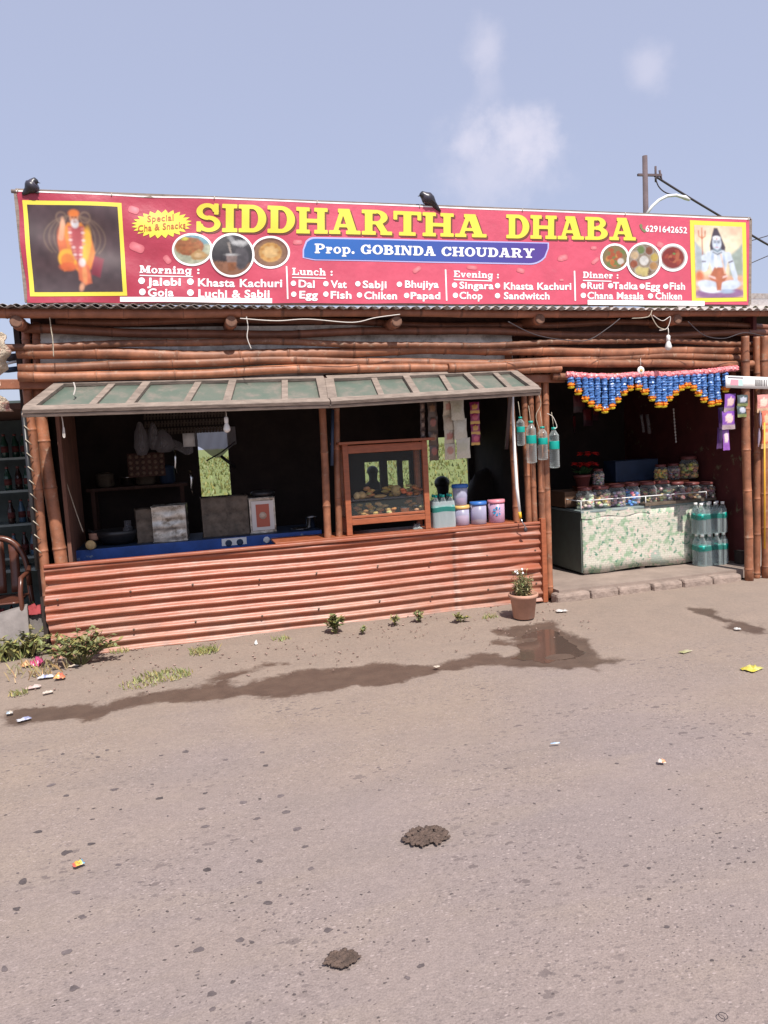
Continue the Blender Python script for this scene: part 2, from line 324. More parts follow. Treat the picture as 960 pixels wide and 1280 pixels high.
def road_mat():
    m = bpy.data.materials.new('road_surface'); m.use_nodes = True; t = m.node_tree; n = t.nodes; l = t.links; b = n['Principled BSDF']
    tcn = n.new('ShaderNodeTexCoord'); co = tcn.outputs['Object']
    def noise(sc, det=6, ro=.6, scl=None):
        q = n.new('ShaderNodeTexNoise'); q.inputs['Scale'].default_value = sc; q.inputs['Detail'].default_value = det; q.inputs['Roughness'].default_value = ro
        if scl:
            mp = n.new('ShaderNodeMapping'); mp.inputs['Scale'].default_value = scl; mp.inputs['Rotation'].default_value = (0, 0, R_(12)); l.new(co, mp.inputs[0]); l.new(mp.outputs[0], q.inputs['Vector'])
        else: l.new(co, q.inputs['Vector'])
        return q.outputs[0]
    def mr(v, a, c, d=0, e=1):
        q = n.new('ShaderNodeMapRange'); q.inputs[1].default_value = a; q.inputs[2].default_value = c; q.inputs[3].default_value = d; q.inputs[4].default_value = e; l.new(v, q.inputs[0]); return q.outputs[0]
    def mix(f, a, c, bt='MIX'):
        q = n.new('ShaderNodeMix'); q.data_type = 'RGBA'; q.blend_type = bt
        for s_, v in ((0, f), (6, a), (7, c)):
            if isinstance(v, (int, float)): q.inputs[s_].default_value = v
            elif isinstance(v, tuple): q.inputs[s_].default_value = (*v, 1)
            else: l.new(v, q.inputs[s_])
        return q.outputs[2]
    def mth(op, a, c):
        q = n.new('ShaderNodeMath'); q.operation = op
        for i, v in enumerate((a, c)):
            if isinstance(v, (int, float)): q.inputs[i].default_value = v
            else: l.new(v, q.inputs[i])
        return q.outputs[0]
    def att(nm): q = n.new('ShaderNodeAttribute'); q.attribute_name = nm; return q.outputs['Fac']
    base = mix(mr(noise(.9, 5), .35, .65), (.252, .200, .180), (.228, .185, .174))
    base = mix(mth('MULTIPLY', att('dust'), .85), base, mix(mr(noise(4, 6), .35, .65), (.276, .213, .168), (.250, .193, .156)))
    base = mix(mr(noise(1.4, 5, .55, (.25, 2.2, 1)), .52, .7, 0, .35), base, (.200, .164, .148))
    base = mix(mr(noise(2.2, 6, .6, (.5, 2, 1)), .5, .72, 0, .45), base, (.275, .218, .178))
    base = mix(mth('MULTIPLY', att('dirt'), .75), base, mix(mr(noise(3, 6), .35, .65), (.275, .210, .168), (.240, .186, .151)))
    base = mix(1.0, base, mr(noise(150, 3), .25, .75, .80, 1.2), 'MULTIPLY')
    base = mix(1.0, base, mr(noise(38, 4), .3, .7, .92, 1.08), 'MULTIPLY')
    # dark aggregate and pits showing through the worn surface
    for sc, rad0, gate, pl, ph, cc in ((21, .36, .62, .50, .62, (.125, .098, .094)), (48, .40, .60, .44, .60, (.14, .112, .106)), (85, .38, .72, .30, .55, (.36, .29, .27)), (95, .42, .55, .40, .58, (.155, .125, .118))):
        mp = n.new('ShaderNodeMapping'); mp.inputs['Scale'].default_value = (.62, 1.25, 1); mp.inputs['Rotation'].default_value = (0, 0, R_(-20+sc*.4)); l.new(co, mp.inputs[0])
        v = n.new('ShaderNodeTexVoronoi'); v.inputs['Scale'].default_value = sc; l.new(mp.outputs[0], v.inputs['Vector'])
        sep = n.new('ShaderNodeSeparateColor'); l.new(v.outputs['Color'], sep.inputs[0])
        rad = mth('MULTIPLY', mr(sep.outputs[1], 0, 1, .35, 1), rad0); edge = mth('ADD', v.outputs['Distance'], mr(noise(sc*2.4, 4), .3, .7, -.16, .16))
        msk = mth('MULTIPLY', mth('LESS_THAN', edge, rad), mth('GREATER_THAN', sep.outputs[0], gate))
        patch = mr(noise(1.3 if sc < 60 else 2.4, 3, .5), pl, ph)
        msk = mth('MULTIPLY', mth('MULTIPLY', msk, patch), mth('SUBTRACT', 1.0, mth('MULTIPLY', att('dirt'), .75)))
        base = mix(mth('MULTIPLY', msk, .8), base, cc)
    wf = mr(mth('ADD', att('wet'), mth('ADD', mr(noise(14, 6, .7), .3, .7, -.24, .24), mr(noise(60, 4), .3, .7, -.12, .12))), .26, .74)
    base = mix(mth('MULTIPLY', wf, .9), base, mix(mr(noise(9, 5), .35, .65), (.075, .048, .036), (.105, .068, .05)))
    l.new(base, b.inputs['Base Color']); l.new(mr(wf, 0, 1, .92, .5), b.inputs['Roughness']); b.inputs['Specular IOR Level'].default_value = .35
    bp = n.new('ShaderNodeBump'); bp.inputs['Strength'].default_value = .55; bp.inputs['Distance'].default_value = .006
    l.new(mth('ADD', noise(110, 4), mth('MULTIPLY', noise(24, 5), 1.2)), bp.inputs['Height']); l.new(bp.outputs[0], b.inputs['Normal'])
    return m
gm.materials.append(road_mat()); road = bpy.data.objects.new('road', gm); COL.objects.link(road); road['kind'] = 'structure'

# puddle: a thin still sheet of water inside the wet patch by the corner post
pud = MB(); pc = gp([(660, 789), (672, 786), (690, 784), (703, 793), (716, 803), (730, 813), (720, 820), (700, 822), (684, 826), (668, 823), (640, 821), (652, 812), (646, 803), (662, 799), (652, 794)])
sm = []
for i in range(len(pc)):
    a, b, c, d = [Vector(pc[(i+k) % len(pc)]) for k in (-1, 0, 1, 2)]
    for t in np.linspace(0, 1, 6, endpoint=False):
        p = .5*((2*b)+(c-a)*t+(2*a-5*b+4*c-d)*t*t+(3*b-a-3*c+d)*t**3); sm.append((p.x+random.uniform(-.016, .016), p.y+random.uniform(-.016, .016), .004))
zs = sorted(gz(p_[0], p_[1]) for p_ in sm); zp = zs[int(len(zs)*.62)]+.0008; sm = [(p_[0], p_[1], zp) for p_ in sm]
i0 = pud.vs(sm); pud.face(range(i0, i0+len(sm)))
wm = mat('puddle_water', (.085, .058, .046), .09, spec=.5, bump=(30, .12, .004)); pud.build('puddle', wm, kind='structure')

field = MB(); field.quad((-300, 9.6, .012), (400, 9.6, .012), (400, 800, .012), (-300, 800, .012))
field.build('field', mat('field_green', (.115, .15, .035), .9, (1.6, .5), col2=(.22, .22, .07)), kind='structure')
gr = MB()
for k in range(14000):
    Y = 10.0+110*random.random()**2.4; x = Y*random.uniform(-.12, .52)+random.uniform(-.5, .5); hgt = random.uniform(.04, .13)*(.7+.03*Y); w = hgt*.34
    a = random.uniform(0, 3.14); dx, dy = math.cos(a)*w, math.sin(a)*w; lx, ly = random.uniform(-.4, .4)*hgt, random.uniform(-.4, .4)*hgt
    t = random.uniform(.6, 1.5); gr.paint((t*random.uniform(.9, 1.4), t, t*.8))
    i = gr.vs([(x-dx, Y-dy, .01), (x+dx, Y+dy, .01), (x+dx*.4+lx*.5, Y+dy*.4+ly*.5, hgt*.6), (x+lx, Y+ly, hgt)]); gr.face((i, i+1, i+2, i+3))
g = gr.build('grass', M['leaf']); tag(g, 'green grass and weeds covering the field behind the stall', 'grass', kind='stuff')

# ------------------------------------------------------------------ FOOD STALL building
YW = 6.28
stall = thing('food_stall', 'bamboo and tin roadside food stall with rusty red tin front below the pink sign', 'stall', (1.0, YW, 0))
# front tin panel: corrugated, horizontal ridges
ZT, NR = .745, 9.5
tin = MB()
def tinfn(u, v):
    xl = -1.11+.012*math.sin(v*9); x = xl+u*(3.20-xl); z = -.01+v*(ZT+.01); ph = v*NR*2*math.pi
    lap = .008 if u > .80 else 0
    dent = .012*math.exp(-((u-.82)**2/.0006+(v-.55)**2/.05))+.012*math.exp(-((u-.97)**2/.0012+(v-.4)**2/.2))*math.sin(v*40)+.007*math.sin(v*23+u*60)*max(0, (u-.84)/.16)-.010*math.exp(-((u-.31)**2/.0008+(v-.3)**2/.03))+.009*math.exp(-((u-.55)**2/.002+(v-.75)**2/.04))
    wave = .004*math.sin(u*17+v*3)+.003*math.sin(u*41+v*9)
    edge = .010*math.exp(-(u/.02)**2)*math.sin(v*26)
    if v > .985: return Vector((x, YW+.012, z))
    return Vector((x, YW-.013*math.cos(ph)-lap+dent+wave+edge, z+.006*math.sin(u*9)*(v < .98)))
def tincol(u, v):      # splashed mud and dust at the foot, bare scuffs, rust runs below the nails
    x = u*4.3; n_ = float(vnoise(np.array([x]), np.array([v*.8]), 5, 31)[0]); n2 = float(vnoise(np.array([x]), np.array([v*.8]), 16, 32)[0]); d = max(0, min(1, (.42+.35*(n_-.5)-v)/.35))*.75
    c = np.array([1, 1, 1])*(1-d)+np.array([1.05, 1.6, 1.95])*d
    sp = max(0, min(1, (n2-.62)/.12))*max(0, 1-v*2.4)*.6; c = c*(1-sp)+np.array([.62, 1.1, 1.5])*sp
    run = max(0, 1-abs(((u*9+.3) % 1)-.5)/.035)*max(0, v-.15)*.35*(n_ > .4); c = c*(1-run)+np.array([.4, .38, .4])*run
    if u > .80: c = c*np.array([.93, .95, .95])
    if abs(u-.80) < .004: c = c*.55
    return tuple(c)
tin.grid(tinfn, 150, 150, tincol)
tag(tin.build('tin_front_panel', M['tin_paint'], stall), 'rusty red corrugated tin front panel')
nl = MB()
for k in range(9):
    for zz in (.155, .47): nl.blob((-1.02+.52*k+.03*(k % 2), YW-.022, zz+.008*(k % 3)), (.009, .006, .009))
no = nl.build('nail_head', M['old_tin'], stall); no['kind'] = 'stuff'
cap = MB(); cap.beam((-1.10, YW-.004, ZT-.004), (3.2, YW-.004, ZT-.006), .05, .028); cap.build('top_rail', M['tin_paint'], stall, bevel=.008)
cp = MB(); cp.beam((3.225, YW-.012, -.02), (3.225, YW-.012, .78), .05, .055, Vector((0, 1, 0))); cp.build('corner_post', M['brown_wood'], stall, bevel=.006)
lg = MB(); lg.box((1.0+.87, 6.49, .752), (2.28, .36, .022)); lg.build('ledge', M['brown_wood'], stall, bevel=.004)
# floors
fl = MB(); fl.box((1.15, 7.5, .02), (4.5, 2.3, .06)); fl.box((4.5, 7.45, .045), (2.32, 2.5, .09)); fl.build('shop_floor', M['floor'], stall)
kb = MB(); x = 3.28
while x < 5.3:
    w = random.uniform(.30, .38); kb.box((x+w/2, 6.2+random.uniform(-.016, .016)-.02*(x-3.3)/2, .016+random.uniform(-.008, .004)), (w-random.uniform(.004, .014), .15, .105), Euler((0, 0, random.uniform(-.02, .02))).to_matrix()); x += w
kb.build('step_edge', M['kerb'], stall, bevel=.028)
# back wall with openings onto the field
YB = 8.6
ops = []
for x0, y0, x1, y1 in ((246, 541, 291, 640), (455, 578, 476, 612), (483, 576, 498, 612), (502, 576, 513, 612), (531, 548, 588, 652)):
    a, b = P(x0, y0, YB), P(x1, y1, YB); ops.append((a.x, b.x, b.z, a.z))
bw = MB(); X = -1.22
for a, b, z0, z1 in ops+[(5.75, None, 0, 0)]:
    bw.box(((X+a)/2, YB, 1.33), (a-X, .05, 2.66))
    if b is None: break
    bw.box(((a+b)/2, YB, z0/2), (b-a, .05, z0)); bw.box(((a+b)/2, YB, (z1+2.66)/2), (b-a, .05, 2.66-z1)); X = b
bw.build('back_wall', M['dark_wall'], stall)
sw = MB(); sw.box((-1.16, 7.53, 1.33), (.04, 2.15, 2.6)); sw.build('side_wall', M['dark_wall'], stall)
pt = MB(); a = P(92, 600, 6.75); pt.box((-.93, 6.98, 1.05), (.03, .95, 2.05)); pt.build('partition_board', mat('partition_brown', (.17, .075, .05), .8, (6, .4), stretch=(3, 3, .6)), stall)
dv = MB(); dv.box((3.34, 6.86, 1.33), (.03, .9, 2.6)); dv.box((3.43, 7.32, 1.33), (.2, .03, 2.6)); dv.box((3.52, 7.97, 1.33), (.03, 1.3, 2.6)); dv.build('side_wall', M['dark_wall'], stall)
rw = MB(); rw.box((5.66, 7.45, 1.33), (.04, 2.3, 2.6)); tag(rw.build('side_wall', M['red_wall'], stall), 'dark red patterned side wall')
# roof
YE = 6.03
E0, E1 = P(-14, 381, YE), P(985, 386, YE)
rf = MB()
def rfn(u, v):
    p = E0.lerp(E1, u); return Vector((p.x, YE+v*4.4, p.z+.010*math.cos(u*78*2*math.pi)+v*.45+.006*math.sin(u*13)))  # runs on past the back wall, stretch added to shade the seated figure
rf.grid(rfn, 78*6, 4)
def rfn2(u, v):
    p = E0.lerp(E1, u); return Vector((p.x, YE+v*.5-.03, p.z-.012+.011*math.cos(u*78*2*math.pi+2)+v*.05))
rf.grid(rfn2, 78*6, 2)
rf.build('corrugated_roof', M['roof_tin'], stall, solid=.002)
pu = MB(); bamboo(pu, P(-8, 391, 6.11), P(975, 392, 6.11), .036, seed=3, wob=.006); pu.build('eave_pole', M['bamboo_dull'], stall)
for k, x in enumerate((20, 289, 496, 675, 847)):
    e = P(x, 402-(x > 600)*3, 6.07); q = MB(); bamboo(q, e, e+Vector((0, 2.4, .08)), .046, seed=40+k, wob=.004); r_ = q.build('rafter', M['bamboo_dull'], stall)
    q = MB(); q.lathe([(.030, 0), (.044, 0), (.044, .006), (.03, .006)], e+Vector((0, -.008, 0)), 14, ax=(0, 1, 0)); q.build('rafter_end', M['bamboo_end'], r_)
# horizontal bamboo rails of the gable screen
rails = [(70, 401, 975, 407, 6.36, .030), (30, 414, 975, 418, 6.31, .036), (-4, 431, 975, 428, 6.20, .028), (22, 443, 975, 437, 6.24, .047), (23, 457, 975, 447, 6.24, .037), (23, 469, 700, 459, 6.22, .038), (560, 459, 978, 452, 6.19, .040), (690, 469, 978, 461, 6.24, .035)]
for k, (x0, y0, x1, y1, Y, r) in enumerate(rails):
    q = MB(); bamboo(q, P(x0, y0, Y), P(x1, y1, Y), r, step=.5, wob=.020, seed=60+k, tone=(.7, .75, .62, .95, .78, 1.05, .9, .8)[k]); q.build('bamboo_rail', M['bamboo'] if k > 1 else M['bamboo_dull'], stall)
sh = MB()
a0, a1 = P(45, 416, 6.40), P(640, 434, 6.40)
sh.grid(lambda u, v: Vector((a0.x+(a1.x-a0.x)*u, 6.40+.006*math.sin(u*30), 2.18+.42*v)), 40, 2); sh.build('backing_sheet', M['pale_sheet'], stall)
dk = MB(); dk.box((2.3, 6.47, 2.38), (6.7, .03, .66)); dk.build('gable_board', M['brown_wall'], stall)
for x in (298, 312): 
    q = MB(); bamboo(q, P(x+98, 404, 6.44), P(x+98, 475, 6.44), .03, seed=int(x)); q.build('short_post', M['bamboo_dull'], stall)
for x in (34, 48):
    q = MB(); bamboo(q, P(x, 404, 6.42), P(x, 475, 6.42), .032, seed=int(x)); q.build('short_post', M['bamboo_dull'], stall)
li = MB(); li.beam(P(-30, 481, 6.30), P(705, 473, 6.30), .05, .075); li.build('lintel_beam', M['lintel'], stall, bevel=.006)
# upright bamboo posts
posts = [(36, 518, 57, 712, 6.335, .036), (52, 520, 77, 712, 6.40, .050), (404, 512, 410, 690, 6.36, .033), (419, 512, 425, 690, 6.40, .030),
         (637, 485, 646, 668, 6.37, .034), (655, 485, 660, 668, 6.40, .032), (664, 485, 668, 668, 6.37, .027), (673, 482, 677, 668, 6.36, .034), (681, 476, 686, 668, 6.34, .033)]
for k, (x0, y0, x1, y1, Y, r) in enumerate(posts):
    q = MB(); a, b = P(x0, y0, Y), P(x1, y1, Y); d = (b-a)/(b.z-a.z); a = a+d*(2.42-a.z) if k > 3 else a+d*(2.16-a.z); b = b+d*((.42 if k < 2 else 0)-b.z)
    bamboo(q, b, a, r*1.02, step=.45, wob=.008, seed=90+k); q.build('bamboo_post', M['bamboo'], stall)
for k, (x, Y, r) in enumerate(((935, 6.10, .042), (947, 6.16, .036), (957, 6.12, .040), (974, 6.14, .04))):
    q = MB(); b = P(x, 718, Y); bamboo(q, (b.x, Y, -.02), (b.x-.01, Y, 2.4), r, step=.38, wob=.01, seed=120+k); q.build('bamboo_post', M['bamboo'], stall)
q = MB(); q.tube([P(416, 512, 6.34), P(415, 582, 6.34)], .014, 8); tag(q.build('blue_pipe', M['navy'], stall), 'short blue pipe between the middle posts')
# door head pole + dark boards above right doorway
for k, x in enumerate((918, 931, 944, 956)):
    q = MB(); bamboo(q, P(x, 476, 6.42), P(x, 430, 6.42), .03, seed=140+k); q.build('short_post', M['bamboo_dull'], stall)
# awning of two old shutters propped open
def flap(c, seed):   # c: back-left, back-right, front-right, front-left
    bl, br, fr, fl_ = c
    A = lambda u, v: bl.lerp(br, u).lerp(fl_.lerp(fr, u), v)
    fp = MB(); nrm = (br-bl).cross(fl_-bl).normalized()
    if nrm.z < 0: nrm = -nrm
    fp.beam(A(0, .04), A(1, .04), .07, .03, nrm); 
    fr_o = fp.build('awning_flap', M['grey_wood'], stall, bevel=.003)
    e = MB(); e.beam(A(0, .95), A(1, .95), .075, .032, nrm); e.beam(A(-.002, .975)-nrm*.034, A(1.002, .975)-nrm*.034, .045, .026, nrm); e.build('front_board', M['grey_wood'], fr_o, bevel=.004)
    us = [.012, .32, .64, .985] if seed == 1 else [.012, .40, .72, .985]
    for u in us:
        s_ = MB(); s_.beam(A(u, .09), A(u, .905), .075 if u in (us[0], us[-1]) else .06, .03, nrm); s_.build('frame_bar', M['grey_wood'], fr_o, bevel=.003)
    for u in [(us[i]+us[i+1])/2+.03 for i in range(3)]:
        s_ = MB(); s_.beam(A(u, .09)-nrm*.004, A(u+random.uniform(-.02, .02), .905)-nrm*.004, .05, .016, nrm); s_.build('slat', M['grey_wood'], fr_o)
    t_ = MB(); t_.grid(lambda u, v: A(.02+u*.96, .07+v*.86)-nrm*(.017+.002*math.sin(u*23)), 24, 4); t_.build('tin_sheet', M['green_tin'], fr_o, solid=.002)
    return fr_o
YF = 5.80
flap((P(74, 478, 6.25), P(404, 471, 6.25), P(412, 503, YF), P(26, 514, YF)), 1)
flap((P(408, 472, 6.22), P(642, 463, 6.22), P(676, 487, YF-.02), P(413, 503, YF-.02)), 2)
q = MB(); q.beam(P(638, 492, YF+.05), P(633, 560, 6.40), .03, .03); tag(q.build('prop_arm', M['cable'], stall), 'dark prop arm holding up the awning')

# left neighbour: dark shelves and beam behind
nb = thing('neighbour_stall', 'dark neighbouring stall at the far left edge with bottle shelves', 'stall', (-1.9, 8.4, 0))
q = MB(); q.box((-2.25, 8.55, 1.1), (2.1, .05, 2.2)); q.build('back_wall', mat('shelf_back', (.06, .085, .085), .7, (4, .4)), nb)
q = MB(); q.box((-2.25, 7.6, 2.02), (2.1, 2.0, .05)); q.build('roof', M['brown_wall'], nb)
q = MB(); q.box((-1.95, 8.1, .5), (1.7, .35, .03)); 
for z in (.62, .95, 1.28, 1.6): q.box((-1.95, 8.1, z), (1.7, .34, .022))
q.box((-1.08, 8.1, .9), (.03, .34, 1.6)); q.box((-2.8, 8.1, .9), (.03, .34, 1.6)); q.build('shelf', M['fridge'], nb)

# right neighbour roof behind
nr = thing('neighbour_shed', 'low grey shed with corrugated roof behind the right end of the sign', 'shed', (14, 13, 0))
a, b = P(930, 378, 12.0), P(1120, 378, 12.0)
q = MB()
q.grid(lambda u, v: Vector((a.x-1.5+u*6, 12+v*3.2, a.z-.1+v*.75+.04*math.cos(u*150))), 150, 3); q.build('corrugated_roof', M['roof_tin'], nr, solid=.003)
q = MB(); q.beam((a.x-1.6, 15.3, a.z+.78), (a.x+4.6, 15.3, a.z+.74), .12, .12); q.build('roof_beam', M['roof_tin'], nr)
q = MB(); q.box((a.x+1.5, 14.9, (a.z+.3)/2), (6, .1, a.z+.3)); q.build('wall', M['dark_wall'], nr)
for dx in (-1.2, 4.2):
    q = MB(); q.tube([(a.x+dx, 12.1, 0), (a.x+dx, 12.1, a.z-.1)], .06); q.build('post', M['bamboo_dull'], nr)

# ------------------------------------------------------------------ SIGN BANNER
YBN = 6.10
def bdisp(x, z):     # creases of the hanging vinyl
    l = math.exp(-((x+.2)/1.2)**2)
    return .004*math.sin(x*2.3+z*1.5)+.0025*math.sin(x*5.1-z*6)+l*(.009*math.sin(z*14+x*5)+.005*math.sin(x*9-z*11))+.003*math.sin(x*1.1)
def BN(px, py, layer=0):
    p = P(px, py, YBN); return Vector((p.x, YBN-.002*layer-bdisp(p.x, p.z), p.z))
sign = thing('shop_banner', 'long red printed shop banner with pink glare and yellow lettering standing on the roof edge', 'sign', P(480, 378, YBN))
def bil(q, u, v):    # q: tl,tr,br,bl pixel corners; v up from bottom
    (ax, ay), (bx, by), (cx, cy), (dx, dy) = q
    return ((1-v)*((1-u)*dx+u*cx)+v*((1-u)*ax+u*bx), (1-v)*((1-u)*dy+u*cy)+v*((1-u)*ay+u*by))
BQ = ((20, 239), (937, 274), (936, 381), (34, 378))
def bcol(u, v):      # vinyl ground with glare painted in: crimson left end running to rose pink
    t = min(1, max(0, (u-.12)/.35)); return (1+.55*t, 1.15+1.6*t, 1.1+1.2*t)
mb = MB()
def sheet(u, v):
    x, y = bil(BQ, u, v); e = (v > .97)*(1.0*math.sin(u*31)+.6*math.sin(u*77))+(v < .03)*(.8*math.sin(u*43+1))+0
    return BN(x+(u < .01)*1.2*math.sin(v*9), y+e*.55)
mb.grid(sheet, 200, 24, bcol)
ties = MB()
for u in (.002, .13, .27, .41, .55, .69, .83, .998):
    x, y = bil(BQ, u, 1); ties.tube([BN(x, y+1.5, 2), BN(x+.5, y-2, 2), P(x, y-1, YBN+.05)], .004, 5)
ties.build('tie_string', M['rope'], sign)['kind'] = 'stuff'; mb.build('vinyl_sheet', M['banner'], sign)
mb = MB()
for a, b in ((0, 1), (3, 2), (0, 3), (1, 2)):
    A, B = P(*BQ[a], YBN+.03), P(*BQ[b], YBN+.03); mb.beam(A, B, .03, .03, Vector((0, 1, 0)) if a != 0 or b != 1 else Vector((0, 0, 1)))
for k in range(1, 8):
    A, B = P(20+k*114, 240+k*4.3, YBN+.03), P(34+k*112, 377, YBN+.03); mb.beam(A, B, .03, .03, Vector((0, 1, 0)))
for k in (1, 3, 5, 7):
    A = P(20+k*114, 250+k*4.3, YBN+.05); mb.beam(A, A+Vector((0, .8, -.66)), .03, .03)
mb.tube([P(14, 239, YBN+.02), P(40, 240, YBN+.02)], .014)
mb.build('frame', M['grey_wood'], sign)
q = MB(); q.grid(lambda u, v: BN(20+917*u, 239+35*u-1.1+1.6*v, 1), 60, 1); q.build('top_hem', M['white'], sign)
for (x0, y0, x1, y1) in ((150, 371.5, 340, 373.5), (734, 375.5, 880, 377)):
    q = MB(); q.grid(lambda u, v: BN(x0+(x1-x0)*u, y0+(y1-y0)*u+v*6-.5, 4), 20, 2); q.build('white_strip', M['white'], sign)

# --- slab letters from masks
def _R(x0, y0, x1, y1): return lambda X, Y: np.maximum(np.maximum(x0-X, X-x1), np.maximum(y0-Y, Y-y1))
def _L(x0, y0, x1, y1, w):     # slanted bar with horizontal ends, w = horizontal width
    def f(X, Y):
        t = (Y-y0)/(y1-y0); cx = x0+(x1-x0)*t; return np.maximum(np.abs(X-cx)-w/2, np.maximum(min(y0, y1)-Y, Y-max(y0, y1)))
    return f
def _E(cx, cy, rx, ry, tx=None, ty=None, clip=None):
    def f(X, Y):
        d = (np.sqrt(((X-cx)/rx)**2+((Y-cy)/ry)**2)-1)*min(rx, ry)
        if tx: d = np.maximum(d, -(np.sqrt(((X-cx)/(rx-tx))**2+((Y-cy)/(ry-ty))**2)-1)*min(rx-tx, ry-ty))
        if clip: d = np.maximum(d, clip(X, Y))
        return d
    return f
def _U(*fs): return lambda X, Y: np.minimum.reduce([f(X, Y) for f in fs])
def _S(a, b): return lambda X, Y: np.maximum(a(X, Y), -b(X, Y))
T = .15
def slabs(x, w, ys=(0, 1)): return [_R(x, y-(T if y else 0), x+w, y+(0 if y else T)) for y in ys]
rgt = lambda x: (lambda X, Y: x-X)
